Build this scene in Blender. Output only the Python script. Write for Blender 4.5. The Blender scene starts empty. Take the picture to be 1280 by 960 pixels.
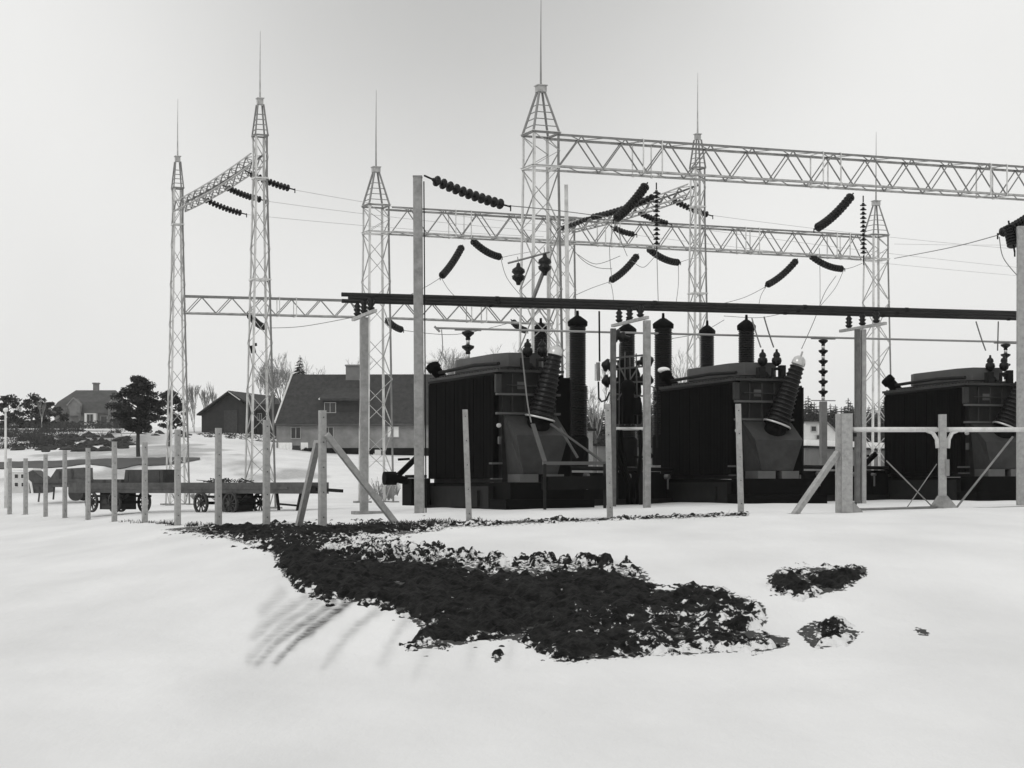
import bpy, math, random
import numpy as np
from mathutils import Vector, Matrix, Euler
random.seed(7); rng = np.random.default_rng(5)
PI = math.pi
scene = bpy.context.scene
COL = scene.collection
F, HY, EYE = 2400.0, 608.0, 0.9          # focal length and horizon in photo pixels, eye height
TH = math.radians(22.7)                  # yard grid direction
U = Vector((math.cos(TH), math.sin(TH), 0)); V = Vector((-math.sin(TH), math.cos(TH), 0))

def P(px, py, Y):
    return Vector(((px-640)/F*Y, Y, EYE+(HY-py)/F*Y))

# ------------------------------------------------------------------ noise
def _hash(ix, iy, s):
    h = (ix.astype(np.int64)*374761393 + iy.astype(np.int64)*668265263 + s*974711) & 0x7fffffff
    h = ((h ^ (h >> 13))*1274126177) & 0x7fffffff
    h = h ^ (h >> 16)
    return (h & 0xffff)/65535.0
def vnoise(x, y, s=0):
    x = np.asarray(x, float); y = np.asarray(y, float)
    ix = np.floor(x); iy = np.floor(y); fx = x-ix; fy = y-iy
    fx = fx*fx*(3-2*fx); fy = fy*fy*(3-2*fy)
    a = _hash(ix, iy, s); b = _hash(ix+1, iy, s); c = _hash(ix, iy+1, s); d = _hash(ix+1, iy+1, s)
    return (a*(1-fx)+b*fx)*(1-fy)+(c*(1-fx)+d*fx)*fy
def fbm(x, y, s=0, octv=4):
    t = 0; a = .5; n = 0
    for i in range(octv):
        t = t+a*vnoise(x*2**i+i*17.3, y*2**i+i*9.1, s+i); n += a; a *= .5
    return t/n*2-1

# ------------------------------------------------------------------ terrain table (height over bearing and distance)
ST = [-1200, 0, 110, 222, 333, 403, 500, 600, 764, 927, 1057, 1178, 1300, 2600]
def zy(py, Y): return EYE-(py-HY)*Y/F
ROWS = [
 (2,   [-.8]*14),
 (12,  [-.88]*14),
 (20,  [-.86, -.88, -.88, -.88, -.89, -.89, -.89, -.89, -.88, -.84, -.80, -.76, -.74, -.6]),
 (21.3,[-.84, -.87, -.87, -.87, -.86, -.84, -.84, -.84, -.83, -.78, -.72, -.68, -.66, -.5]),
 (27,  [-.80, -.82, -.76, -.62, -.42, -.30, -.29, -.28, -.26, -.22, -.18, -.16, -.15, -.1]),
 (34,  [-.76, -.76, -.66, -.46, -.24, -.14, -.10, -.07, -.02, .05, .08, .10, .10, .15]),
 (42,  [-.72, -.70, -.56, -.30, -.12, .0, .05, .08, .17, .24, .24, .28, .30, .3]),
 (47,  [-.68, -.66, -.48, -.20, -.06, .10, .20, .24, .30, .32, .32, .37, .40, .4]),
 (52,  [-.64, -.62, -.40, -.10, .02, .16, .25, .29, .34, .40, .40, .42, .45, .45]),
 (60,  [-.60, -.58, -.27, -.02, .10, .18, .25, .29, .36, .42, .46, .50, .50, .5]),
 (67,  [-.55, -.52, -.20, .06, .14, .18, .25, .29, .36, .42, .46, .50, .50, .5]),
 (78,  [-.45, -.35, -.02, .14, .16, .18, .20, .25, .34, .40, .46, .50, .50, .5]),
 (90,  [.1, .45, .45, .35, .30, .30, .30, .30, .35, .40, .50, .50, .50, .5]),
 (110, [1.6, 1.55, 1.55, 1.55, 1.5, 1.2, 1.0, .95, .9, .9, .9, .9, .9, .9]),
 (115, [1.9, zy(588,115), zy(586,115), zy(583,115), 1.9, 1.5, 1.3, 1.1, 1.0, 1, 1, 1, 1, 1]),
 (125, [2.4, zy(577,125), zy(574,125), zy(570,125), 2.7, 2.3, 2.0, 1.6, 1.3, 1.2, 1.2, 1.2, 1.2, 1.2]),
 (150, [4.0, zy(561,150), zy(560,150), zy(558,150), 3.6, 3.1, 3.0, 2.6, 1.9, 1.8, 1.8, 1.8, 1.8, 2]),
 (172, [5.6, zy(548,172), zy(548,172), zy(548,172), zy(560,172), zy(568,172), zy(569,172), 3.6, 2.4, 2.2, 2.2, 2.2, 2.2, 3]),
 (200, [7.5, zy(540,200), zy(539,200), zy(540,200), zy(541,200), zy(556,200), 4.6, 4.2, 3.0, 3.0, 3, 3, 3, 4]),
 (260, [10., zy(534,260), zy(536,260), zy(536,260), zy(538,260), 7.0, 6.0, 5.2, 4.2, 4.2, 4.2, 4.2, 4.2, 6]),
 (350, [12., zy(534,350), zy(535,350), zy(535,350), zy(537,350), 9., 8., 7.0, 6.5, 6.5, 6.5, 6.5, 6.5, 8]),
 (700, [14.]*14), (3500, [14.]*14)]
GN, GM = 401, 501
gpx = np.linspace(-1200, 2600, GN); gly = np.linspace(math.log(2), math.log(3500), GM)
_ry = np.log([r[0] for r in ROWS]); _tab = np.array([r[1] for r in ROWS], float)
_t1 = np.array([np.interp(gpx, ST, r) for r in _tab])                 # rows x GN
TAB = np.array([np.interp(gly, _ry, _t1[:, i]) for i in range(GN)])   # GN x GM
def _blur(a, n, ax):
    k = 2*n+1
    ap = np.concatenate([np.repeat(np.take(a, [0], ax), n, ax), a, np.repeat(np.take(a, [-1], ax), n, ax)], ax)
    c = np.cumsum(ap, ax); z = np.zeros_like(np.take(c, [0], ax)); c = np.concatenate([z, c], ax)
    L = a.shape[ax]
    return (np.take(c, range(k, k+L), ax)-np.take(c, range(0, L), ax))/k
for _ in range(2): TAB = _blur(_blur(TAB, 3, 1), 3, 0)
def ground_base(x, y):
    x = np.asarray(x, float); y = np.maximum(np.asarray(y, float), 2.01)
    px = np.clip(640+F*x/y, -1199, 2599)
    i = (px+1200)/(3800/(GN-1)); j = (np.log(np.minimum(y, 3499))-gly[0])/(gly[1]-gly[0])
    i0 = np.clip(i.astype(int), 0, GN-2); j0 = np.clip(j.astype(int), 0, GM-2); fi = i-i0; fj = j-j0
    return (TAB[i0, j0]*(1-fi)*(1-fj)+TAB[i0+1, j0]*fi*(1-fj)+TAB[i0, j0+1]*(1-fi)*fj+TAB[i0+1, j0+1]*fi*fj)
def gz(x, y): return float(ground_base(np.array([x]), np.array([y]))[0])
def G(px, Y):
    x = (px-640)/F*Y
    return Vector((x, Y, gz(x, Y)))

# ------------------------------------------------------------------ materials (grey-scale: the place is seen in a black and white photograph)
def mat(name, v, rough=.8, var=.25, scale=6, metal=0, bump=0, bscale=None, detail=6, spec=None):
    m = bpy.data.materials.new(name); m.use_nodes = True
    nt = m.node_tree; b = nt.nodes['Principled BSDF']
    b.inputs['Roughness'].default_value = rough; b.inputs['Metallic'].default_value = metal
    if spec is not None: b.inputs['Specular IOR Level'].default_value = spec
    tc = nt.nodes.new('ShaderNodeTexCoord'); n = nt.nodes.new('ShaderNodeTexNoise')
    n.inputs['Scale'].default_value = scale; n.inputs['Detail'].default_value = detail; n.inputs['Roughness'].default_value = .65
    nt.links.new(tc.outputs['Object'], n.inputs['Vector'])
    r = nt.nodes.new('ShaderNodeValToRGB')
    lo, hi = v*(1-var), min(v*(1+var), .95)
    r.color_ramp.elements[0].position = .3; r.color_ramp.elements[1].position = .7
    r.color_ramp.elements[0].color = (lo, lo, lo*.985, 1); r.color_ramp.elements[1].color = (hi, hi, hi*.985, 1)
    nt.links.new(n.outputs['Fac'], r.inputs['Fac']); nt.links.new(r.outputs['Color'], b.inputs['Base Color'])
    if bump:
        n2 = nt.nodes.new('ShaderNodeTexNoise'); n2.inputs['Scale'].default_value = bscale or scale*4; n2.inputs['Detail'].default_value = 5
        nt.links.new(tc.outputs['Object'], n2.inputs['Vector'])
        bp = nt.nodes.new('ShaderNodeBump'); bp.inputs['Strength'].default_value = bump; bp.inputs['Distance'].default_value = .05
        nt.links.new(n2.outputs['Fac'], bp.inputs['Height']); nt.links.new(bp.outputs['Normal'], b.inputs['Normal'])
    return m
M = {}
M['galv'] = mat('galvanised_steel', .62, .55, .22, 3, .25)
M['galv2'] = mat('galvanised_steel_dull_shaded', .20, .6, .25, 3, .2)  # dull steel; its colour also carries shade for the darker legs and chords
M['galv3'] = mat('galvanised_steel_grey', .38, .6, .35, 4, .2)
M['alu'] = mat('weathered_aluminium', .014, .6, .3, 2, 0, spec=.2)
M['conc'] = mat('concrete', .31, .9, .22, 9, 0, .3, 60)
M['conc2'] = mat('weathered_concrete', .24, .9, .3, 5, 0, .3, 40)
M['conc3'] = mat('grey_stained_concrete', .11, .9, .3, 5, 0, .3, 40)
M['pipe'] = mat('grey_pipe', .24, .5, .15, 2)
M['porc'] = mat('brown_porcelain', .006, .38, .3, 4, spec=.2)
M['black'] = mat('black_paint', .0025, .7, .4, 3, spec=.05)
M['tank'] = mat('grey_green_tank_paint', .029, .6, .45, 1.6, 0, .1, 8, spec=.25)
M['tank2'] = mat('tank_cover_paint', .062, .6, .25, 1.6)
M['darksteel'] = mat('dark_steel', .009, .7, .4, 3, spec=.15)
M['cap'] = mat('polished_metal_cap', .55, .3, .1, 3, .5)
M['wire'] = mat('wire_metal', .14, .6, .1, 2); M['wire2'] = mat('wire_faint_far', .42, .6, .1, 2)  # second is a paler copy that fades far lines into the sky by colour
M['wall'] = mat('grey_render', .20, .9, .30, .9, 0, .3, 6)
M['wall2'] = mat('pale_render', .55, .9, .15, 1)
M['wall3'] = mat('concrete_block_wall', .15, .9, .2, 1.2, 0, .2, 8)
M['roof'] = mat('dark_tiled_roof', .028, .85, .55, 2.5, 0, .5, 9)
M['roof2'] = mat('grey_tiled_roof', .065, .85, .3, 1.2)
M['barn'] = mat('dark_boarding', .018, .85, .4, 2)
M['white'] = mat('white_paint', .72, .6, .08, 3)
M['frame'] = mat('dull_window_paint', .34, .7, .15, 3)
M['glass'] = mat('window_glass', .02, .1, .1, 1)
M['wood'] = mat('weathered_timber', .065, .85, .35, 5)
M['wood2'] = mat('dark_timber', .035, .85, .35, 5)
M['rubber'] = mat('rubber_tyre', .012, .8, .3, 5)
M['bark'] = mat('bark', .035, .9, .4, 6)
M['twig'] = mat('bare_twigs', .20, .9, .25, 3)  # base colour lightened to give the twigs a hazy look
M['birch'] = mat('birch_bark', .40, .8, .4, 6)
M['needle'] = mat('pine_needles', .018, .8, .6, .9)
M['needle2'] = mat('spruce_needles', .014, .85, .6, .5)
M['rock'] = mat('rock', .03, .9, .5, 2, 0, .5, 6)
M['shrub'] = mat('dry_shrub', .035, .9, .5, 1.0)
M['road'] = mat('dark_wet_road', .045, .8, .35, .35)
M['plinth'] = mat('dark_shaded_concrete', .006, .9, .6, 1.2, spec=.1)  # near-black concrete; the shade on the low walls is put into its colour
M['snowcap'] = mat('settled_snow', .8, .7, .05, 3, 0, .3, 8)

def snow_mat():
    m = bpy.data.materials.new('snow'); m.use_nodes = True
    nt = m.node_tree; b = nt.nodes['Principled BSDF']; L = nt.links.new
    b.inputs['Roughness'].default_value = .75; b.inputs['Specular IOR Level'].default_value = .2
    tc = nt.nodes.new('ShaderNodeTexCoord')
    n = nt.nodes.new('ShaderNodeTexNoise'); n.inputs['Scale'].default_value = .5; n.inputs['Detail'].default_value = 8
    mp = nt.nodes.new('ShaderNodeMapping'); mp.inputs['Scale'].default_value = (1, .35, 1)
    L(tc.outputs['Object'], mp.inputs['Vector']); L(mp.outputs['Vector'], n.inputs['Vector'])
    r = nt.nodes.new('ShaderNodeValToRGB')
    r.color_ramp.elements[0].position = .3; r.color_ramp.elements[1].position = .7
    r.color_ramp.elements[0].color = (.66, .66, .66, 1); r.color_ramp.elements[1].color = (.78, .78, .78, 1)
    L(n.outputs['Fac'], r.inputs['Fac'])
    at = nt.nodes.new('ShaderNodeAttribute'); at.attribute_name = 'stain'
    nf = nt.nodes.new('ShaderNodeTexNoise'); nf.inputs['Scale'].default_value = 5; nf.inputs['Detail'].default_value = 8; nf.inputs['Roughness'].default_value = .7
    L(tc.outputs['Object'], nf.inputs['Vector'])
    mu = nt.nodes.new('ShaderNodeMath'); mu.operation = 'MULTIPLY_ADD'; mu.inputs[1].default_value = 1.0; mu.inputs[2].default_value = -.35
    L(nf.outputs['Fac'], mu.inputs[0])
    ad = nt.nodes.new('ShaderNodeMath'); ad.operation = 'MULTIPLY'; ad.use_clamp = True
    ml = nt.nodes.new('ShaderNodeMath'); ml.operation = 'MULTIPLY_ADD'; ml.inputs[1].default_value = 2.2; ml.inputs[2].default_value = .6
    L(mu.outputs[0], ml.inputs[0]); L(ml.outputs[0], ad.inputs[0]); L(at.outputs['Fac'], ad.inputs[1])
    mx = nt.nodes.new('ShaderNodeMix'); mx.data_type = 'RGBA'
    L(ad.outputs[0], mx.inputs[0]); L(r.outputs['Color'], mx.inputs[6]); mx.inputs[7].default_value = (.085, .085, .083, 1)
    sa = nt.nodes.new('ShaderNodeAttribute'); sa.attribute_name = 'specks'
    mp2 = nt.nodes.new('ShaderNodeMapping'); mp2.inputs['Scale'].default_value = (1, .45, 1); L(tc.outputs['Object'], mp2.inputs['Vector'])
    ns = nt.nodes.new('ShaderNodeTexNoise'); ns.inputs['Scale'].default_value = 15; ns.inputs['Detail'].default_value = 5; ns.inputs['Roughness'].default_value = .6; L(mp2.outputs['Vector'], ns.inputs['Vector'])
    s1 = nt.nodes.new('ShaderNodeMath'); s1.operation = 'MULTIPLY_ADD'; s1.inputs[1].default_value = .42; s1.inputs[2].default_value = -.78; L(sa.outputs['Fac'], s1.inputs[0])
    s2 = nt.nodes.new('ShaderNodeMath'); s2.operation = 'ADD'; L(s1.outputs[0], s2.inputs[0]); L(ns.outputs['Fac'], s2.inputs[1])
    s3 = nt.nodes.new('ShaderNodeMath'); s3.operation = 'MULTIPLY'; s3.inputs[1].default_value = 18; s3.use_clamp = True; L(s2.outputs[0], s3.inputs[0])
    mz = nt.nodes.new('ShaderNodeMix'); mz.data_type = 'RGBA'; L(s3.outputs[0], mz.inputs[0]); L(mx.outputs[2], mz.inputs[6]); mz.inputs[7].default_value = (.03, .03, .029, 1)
    L(mz.outputs[2], b.inputs['Base Color'])
    n2 = nt.nodes.new('ShaderNodeTexNoise'); n2.inputs['Scale'].default_value = 5; n2.inputs['Detail'].default_value = 10; n2.inputs['Roughness'].default_value = .62
    L(mp.outputs['Vector'], n2.inputs['Vector'])
    bp = nt.nodes.new('ShaderNodeBump'); bp.inputs['Strength'].default_value = .45; bp.inputs['Distance'].default_value = .05
    L(n2.outputs['Fac'], bp.inputs['Height']); L(bp.outputs['Normal'], b.inputs['Normal'])
    return m
def earth_mat():
    m = bpy.data.materials.new('bare_soil'); m.use_nodes = True
    nt = m.node_tree; b = nt.nodes['Principled BSDF']; L = nt.links.new
    b.inputs['Roughness'].default_value = .95; b.inputs['Specular IOR Level'].default_value = .1
    tc = nt.nodes.new('ShaderNodeTexCoord')
    n = nt.nodes.new('ShaderNodeTexNoise'); n.inputs['Scale'].default_value = 4; n.inputs['Detail'].default_value = 9; n.inputs['Roughness'].default_value = .75
    L(tc.outputs['Object'], n.inputs['Vector'])
    r = nt.nodes.new('ShaderNodeValToRGB')
    r.color_ramp.elements[0].position = .42; r.color_ramp.elements[1].position = .70
    r.color_ramp.elements[0].color = (.003, .003, .003, 1); r.color_ramp.elements[1].color = (.030, .030, .029, 1)
    L(n.outputs['Fac'], r.inputs['Fac'])
    at = nt.nodes.new('ShaderNodeAttribute'); at.attribute_name = 'snowy'
    mx = nt.nodes.new('ShaderNodeMix'); mx.data_type = 'RGBA'
    mp2 = nt.nodes.new('ShaderNodeMapping'); mp2.inputs['Scale'].default_value = (1, .45, 1); L(tc.outputs['Object'], mp2.inputs['Vector'])
    ns = nt.nodes.new('ShaderNodeTexNoise'); ns.inputs['Scale'].default_value = 9; ns.inputs['Detail'].default_value = 6; ns.inputs['Roughness'].default_value = .62; L(mp2.outputs['Vector'], ns.inputs['Vector'])
    s1 = nt.nodes.new('ShaderNodeMath'); s1.operation = 'MULTIPLY_ADD'; s1.inputs[1].default_value = .5; s1.inputs[2].default_value = -.78; L(at.outputs['Fac'], s1.inputs[0])
    s2 = nt.nodes.new('ShaderNodeMath'); s2.operation = 'ADD'; L(s1.outputs[0], s2.inputs[0]); L(ns.outputs['Fac'], s2.inputs[1])
    s3 = nt.nodes.new('ShaderNodeMath'); s3.operation = 'MULTIPLY'; s3.inputs[1].default_value = 16; s3.use_clamp = True; L(s2.outputs[0], s3.inputs[0])
    L(s3.outputs[0], mx.inputs[0]); L(r.outputs['Color'], mx.inputs[6]); mx.inputs[7].default_value = (.70, .70, .70, 1)
    L(mx.outputs[2], b.inputs['Base Color'])
    n2 = nt.nodes.new('ShaderNodeTexNoise'); n2.inputs['Scale'].default_value = 22; n2.inputs['Detail'].default_value = 6
    L(tc.outputs['Object'], n2.inputs['Vector'])
    bp = nt.nodes.new('ShaderNodeBump'); bp.inputs['Strength'].default_value = .8; bp.inputs['Distance'].default_value = .04
    L(n2.outputs['Fac'], bp.inputs['Height']); L(bp.outputs['Normal'], b.inputs['Normal'])
    return m
M['snow'] = snow_mat(); M['earth'] = earth_mat()

# ------------------------------------------------------------------ mesh builder
class MB:
    def __init__(s): s.v = []; s.f = []; s.smooth = False
    def add(s, vs, fs):
        o = len(s.v); s.v += [tuple(v) for v in vs]; s.f += [tuple(i+o for i in f) for f in fs]; return s
    def box(s, c, d, rz=0):
        c = Vector(c); hx, hy, hz = d[0]/2, d[1]/2, d[2]/2
        R = Matrix.Rotation(rz, 3, 'Z')
        vs = [c+R@Vector((x, y, z)) for x in (-hx, hx) for y in (-hy, hy) for z in (-hz, hz)]
        return s.add(vs, [(0,1,3,2),(4,6,7,5),(0,4,5,1),(2,3,7,6),(0,2,6,4),(1,5,7,3)])
    def b2(s, x0, x1, y0, y1, z0, z1): return s.box(((x0+x1)/2, (y0+y1)/2, (z0+z1)/2), (x1-x0, y1-y0, z1-z0))
    def bar(s, a, b, w, h=None, up=(0,0,1)):
        a = Vector(a); b = Vector(b); h = h or w; d = (b-a).normalized(); up = Vector(up)
        if abs(d.dot(up)) > .98: up = Vector((1,0,0))
        x = d.cross(up).normalized(); y = x.cross(d).normalized()
        vs = []
        for p in (a, b):
            for (i, j) in ((-1,-1),(1,-1),(1,1),(-1,1)): vs.append(p+x*(i*w/2)+y*(j*h/2))
        return s.add(vs, [(0,3,2,1),(4,5,6,7),(0,1,5,4),(1,2,6,5),(2,3,7,6),(3,0,4,7)])
    def angle(s, a, b, w, inx, iny, t=.012):
        """L-profile member: two thin legs starting at the line a-b"""
        a = Vector(a); b = Vector(b); inx = Vector(inx); iny = Vector(iny)
        for d1, d2 in ((inx, iny), (iny, inx)):
            vs = []
            for p in (a, b):
                vs += [p, p+d1*w, p+d1*w+d2*t, p+d2*t]
            s.add(vs, [(0,1,2,3),(7,6,5,4),(0,4,5,1),(1,5,6,2),(2,6,7,3),(3,7,4,0)])
        return s
    def tube(s, pts, r, n=8, cap=True):
        pts = [Vector(p) for p in pts]; rs = r if isinstance(r, (list, tuple)) else [r]*len(pts)
        o = len(s.v); prev = None
        for i, p in enumerate(pts):
            d = (pts[min(i+1, len(pts)-1)]-pts[max(i-1, 0)])
            if d.length < 1e-9: d = Vector((0,0,1))
            d.normalize()
            if prev is None:
                t = Vector((0,0,1)) if abs(d.z) < .9 else Vector((1,0,0)); x = d.cross(t).normalized()
            else:
                x = (prev-d*prev.dot(d)).normalized()
            prev = x; y = d.cross(x)
            for k in range(n):
                a = 2*PI*k/n; s.v.append(tuple(p+(x*math.cos(a)+y*math.sin(a))*rs[i]))
        for i in range(len(pts)-1):
            for k in range(n):
                a = o+i*n+k; b = o+i*n+(k+1) % n; s.f.append((a, b, b+n, a+n))
        if cap:
            s.f.append(tuple(o+k for k in range(n))[::-1]); e = o+(len(pts)-1)*n; s.f.append(tuple(e+k for k in range(n)))
        return s
    def lathe(s, base, axis, prof, n=16):
        """prof: list of (radius, distance along axis)"""
        base = Vector(base); d = Vector(axis).normalized()
        return s.tube_prof(base, d, prof, n)
    def tube_prof(s, base, d, prof, n):
        t = Vector((0,0,1)) if abs(d.z) < .9 else Vector((1,0,0)); x = d.cross(t).normalized(); y = d.cross(x)
        o = len(s.v)
        for (r, h) in prof:
            for k in range(n):
                a = 2*PI*k/n; s.v.append(tuple(base+d*h+(x*math.cos(a)+y*math.sin(a))*max(r, .0005)))
        for i in range(len(prof)-1):
            for k in range(n):
                a = o+i*n+k; b = o+i*n+(k+1) % n; s.f.append((a, b, b+n, a+n))
        s.f.append(tuple(o+k for k in range(n))[::-1]); e = o+(len(prof)-1)*n; s.f.append(tuple(e+k for k in range(n)))
        return s
    def loft(s, A, B):
        """A, B: matching rings of points"""
        n = len(A); o = len(s.v); s.v += [tuple(p) for p in A]+[tuple(p) for p in B]
        for k in range(n): s.f.append((o+k, o+(k+1) % n, o+n+(k+1) % n, o+n+k))
        s.f.append(tuple(o+k for k in range(n))[::-1]); s.f.append(tuple(o+n+k for k in range(n)))
        return s
    def sphere(s, c, r, sx=1, sy=1, sz=1, n=12, m=8):
        prof = [(r*math.sin(PI*i/m), -r*math.cos(PI*i/m)) for i in range(m+1)]
        o = len(s.v); s.tube_prof(Vector((0,0,0)), Vector((0,0,1)), prof, n)
        for i in range(o, len(s.v)):
            v = s.v[i]; s.v[i] = (c[0]+v[0]*sx, c[1]+v[1]*sy, c[2]+v[2]*sz)
        return s

ROOT = {}
def link_mesh(name, mb, m, parent=None, smooth=False, world=False):
    me = bpy.data.meshes.new(name)
    vs = mb.v
    root = parent
    while root is not None and root.parent is not None: root = root.parent
    if world and root is not None:
        inv = ROOT[root.name].inverted(); vs = [tuple(inv@Vector(v)) for v in vs]
    me.from_pydata(vs, [], mb.f); me.validate(); me.update()
    me.materials.append(m)
    if smooth:
        for p in me.polygons: p.use_smooth = True
    o = bpy.data.objects.new(name, me); COL.objects.link(o)
    if parent is not None: o.parent = parent
    return o
def tag(o, label, cat, group=None, kind=None):
    if label: o['label'] = label
    if cat: o['category'] = cat
    if group: o['group'] = group
    if kind: o['kind'] = kind
    return o
def thing(name, label, cat, loc, rz=0, group=None):
    o = bpy.data.objects.new(name, None); COL.objects.link(o)
    o.empty_display_size = .2
    o.location = loc; o.rotation_euler = (0, 0, rz)
    ROOT[o.name] = Matrix.Translation(Vector(loc)) @ Matrix.Rotation(rz, 4, 'Z')
    return tag(o, label, cat, group)
def part(name, mb, m, root, smooth=False, world=False): return link_mesh(name, mb, m, root, smooth, world)
def single(name, mb, m, label, cat, group=None, smooth=False, origin=None):
    """a top-level thing that is one mesh, its origin moved to its base"""
    if origin is None:
        a = np.array(mb.v); origin = (float(a[:, 0].mean()), float(a[:, 1].mean()), float(a[:, 2].min()))
    mb.v = [(v[0]-origin[0], v[1]-origin[1], v[2]-origin[2]) for v in mb.v]
    o = link_mesh(name, mb, m, None, smooth); o.location = origin
    return tag(o, label, cat, group)
def copy_tree(o, parent=None):
    c = o.copy(); COL.objects.link(c); c.parent = parent
    for ch in o.children: copy_tree(ch, c)
    return c

# ------------------------------------------------------------------ ground sheet
def poly_sd(px, py, poly):
    """signed distance in the plan's own units, positive inside"""
    x = px.ravel(); y = py.ravel(); n = len(poly)
    d = np.full(x.shape, 1e9); ins = np.zeros(x.shape, bool)
    for i in range(n):
        ax, ay = poly[i]; bx, by = poly[(i+1) % n]
        ex, ey = bx-ax, by-ay; wx, wy = x-ax, y-ay
        t = np.clip((wx*ex+wy*ey)/(ex*ex+ey*ey+1e-9), 0, 1)
        d = np.minimum(d, np.hypot(wx-ex*t, wy-ey*t))
        c = ((ay > y) != (by > y)) & (x < (bx-ax)*(y-ay)/((by-ay) if by != ay else 1e-9)+ax)
        ins ^= c
    return np.where(ins, d, -d).reshape(px.shape)
def line_d(px, py, pts):
    d = np.full(px.shape, 1e9)
    for (ax, ay), (bx, by) in zip(pts[:-1], pts[1:]):
        ex, ey = bx-ax, by-ay; wx, wy = px-ax, py-ay
        t = np.clip((wx*ex+wy*ey)/(ex*ex+ey*ey+1e-9), 0, 1)
        d = np.minimum(d, np.hypot(wx-ex*t, wy-ey*t))
    return d
RILLS = [([(438,750),(400,778),(372,800),(345,828)], 3.2, 1.0), ([(418,752),(385,775),(350,800),(322,830)], 3.5, .7),
         ([(398,752),(362,776),(335,800),(312,826)], 3.5, .45), ([(382,748),(345,772),(318,796)], 3.5, .4),
         ([(470,764),(448,780),(425,806),(405,835)], 3.5, .4), ([(508,775),(492,798),(478,830)], 4, .3),
         ([(538,808),(528,826),(520,846)], 4, .25), ([(640,805),(636,830)], 4, .2), ([(352,742),(330,764)], 4, .3), ([(592,806),(588,832)], 4, .2)]
def snow_detail(x, y):
    px = 640+F*x/y; py = HY+(EYE-ground_base(x, y))*F/y
    d = .006*fbm(x*4.5, y*2.6, 41, 3)*np.clip((50-y)/20, 0, 1)+.035*fbm(x*.55, y*.28, 11, 3)*np.clip(y/25, .3, 1)*np.clip((140-y)/40, 0, 1)+.010*fbm(x*2.3, y*1.4, 21, 3)*np.clip((60-y)/20, 0, 1)
    d = d+.6*fbm(x*.03, y*.03, 31, 3)*np.clip((y-130)/120, 0, 1)
    st = np.zeros_like(d)
    for pts, w, s in RILLS:
        dd = line_d(px, py, pts)
        wv = 1+.5*fbm(px*.08, py*.05, 77, 2)
        g = np.exp(-(dd/(w*wv))**2)
        d = d-.014*s*g; st = np.maximum(st, np.exp(-(dd/(w*1.8*wv))**2)*s*np.clip(1.3-(py-750)/110, .05, 1)*.95)
    return d, st
POLYS = [
 [(150,655),(200,653.5),(260,654.5),(330,656),(420,657),(500,655.5),(545,656),(560,658),(545,663),(500,668),(455,677),(430,683),(388,688),(345,691),(312,681),(280,670),(235,664),(185,658)],
 [(340,680),(372,676),(400,690),(480,700),(560,706),(640,712),(740,716),(795,724),(815,738),(840,742),(862,733),(905,736),(925,748),(955,756),(958,775),(945,790),(985,798),(985,806),(960,812),(900,814),(850,816),(800,818),(740,824),(700,827),(676,815),(640,799),(600,800),(560,808),(515,812),(532,790),(505,766),(480,758),(430,748),(390,745),(370,735),(355,716),(343,697)],
 [(960,722),(975,713),(1030,709),(1080,709),(1084,717),(1060,734),(1010,745),(966,739)],
 [(998,789),(1016,777),(1050,777),(1074,789),(1062,804),(1018,810)],
 [(560,655.5),(680,650.5),(764,647.5),(860,644.5),(935,643),(935,643.8),(860,646),(764,649.4),(680,652.6),(560,658)],
 [(618,821),(627,821),(625,826),(619,826)], [(1144,785),(1156,787),(1160,793),(1150,793)], [(684,817),(704,818),(700,825),(688,824)],
]

BANDP = [(395,686),(460,676),(520,683),(600,697),(700,702),(800,712),(812,726),(740,718),(600,710),(480,702),(400,694)]
cols = np.unique(np.concatenate([np.linspace(-6200, -700, 45), np.linspace(-700, -40, 60), np.arange(-40, 1321, 3.0), np.linspace(1320, 2000, 60), np.linspace(2000, 7500, 45)]))
rows = np.unique(np.concatenate([np.linspace(1.5, 11, 30), np.arange(11, 18, .12), np.arange(18, 36, .055), np.arange(36, 48, .11), np.arange(48, 80, .5), np.arange(80, 200, 1.5), np.geomspace(200, 3500, 70)]))
PXg, Yg = np.meshgrid(cols, rows, indexing='ij')
Xg = (PXg-640)/F*Yg
dt, st = snow_detail(Xg, Yg)
Zg = ground_base(Xg, Yg)+dt
PYg = HY+(EYE-ground_base(Xg, Yg))*F/Yg
near = (PXg > 100) & (PXg < 1200) & (Yg > 17) & (Yg < 50)
sp = np.zeros_like(Zg); sdn = np.full(near.sum(), -1e9)
for i_, pl in enumerate(POLYS): sdn = np.maximum(sdn, poly_sd(PXg[near], PYg[near], pl))
bdn = poly_sd(PXg[near], PYg[near], BANDP)
sp[near] = np.maximum(np.exp(-np.clip(-sdn, 0, 99)/3.2)*.97, np.clip(1+bdn/6, 0, .8))
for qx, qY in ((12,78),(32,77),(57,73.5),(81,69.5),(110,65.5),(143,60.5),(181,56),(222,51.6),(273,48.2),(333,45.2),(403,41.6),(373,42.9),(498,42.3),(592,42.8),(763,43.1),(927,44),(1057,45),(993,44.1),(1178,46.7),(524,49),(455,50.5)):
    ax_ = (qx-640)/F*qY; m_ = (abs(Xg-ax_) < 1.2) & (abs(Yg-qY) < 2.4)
    sp[m_] = np.maximum(sp[m_], .85*np.exp(-np.maximum(np.hypot((Xg[m_]-ax_), (Yg[m_]-qY)*.5)-.1, 0)/.16))
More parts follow.
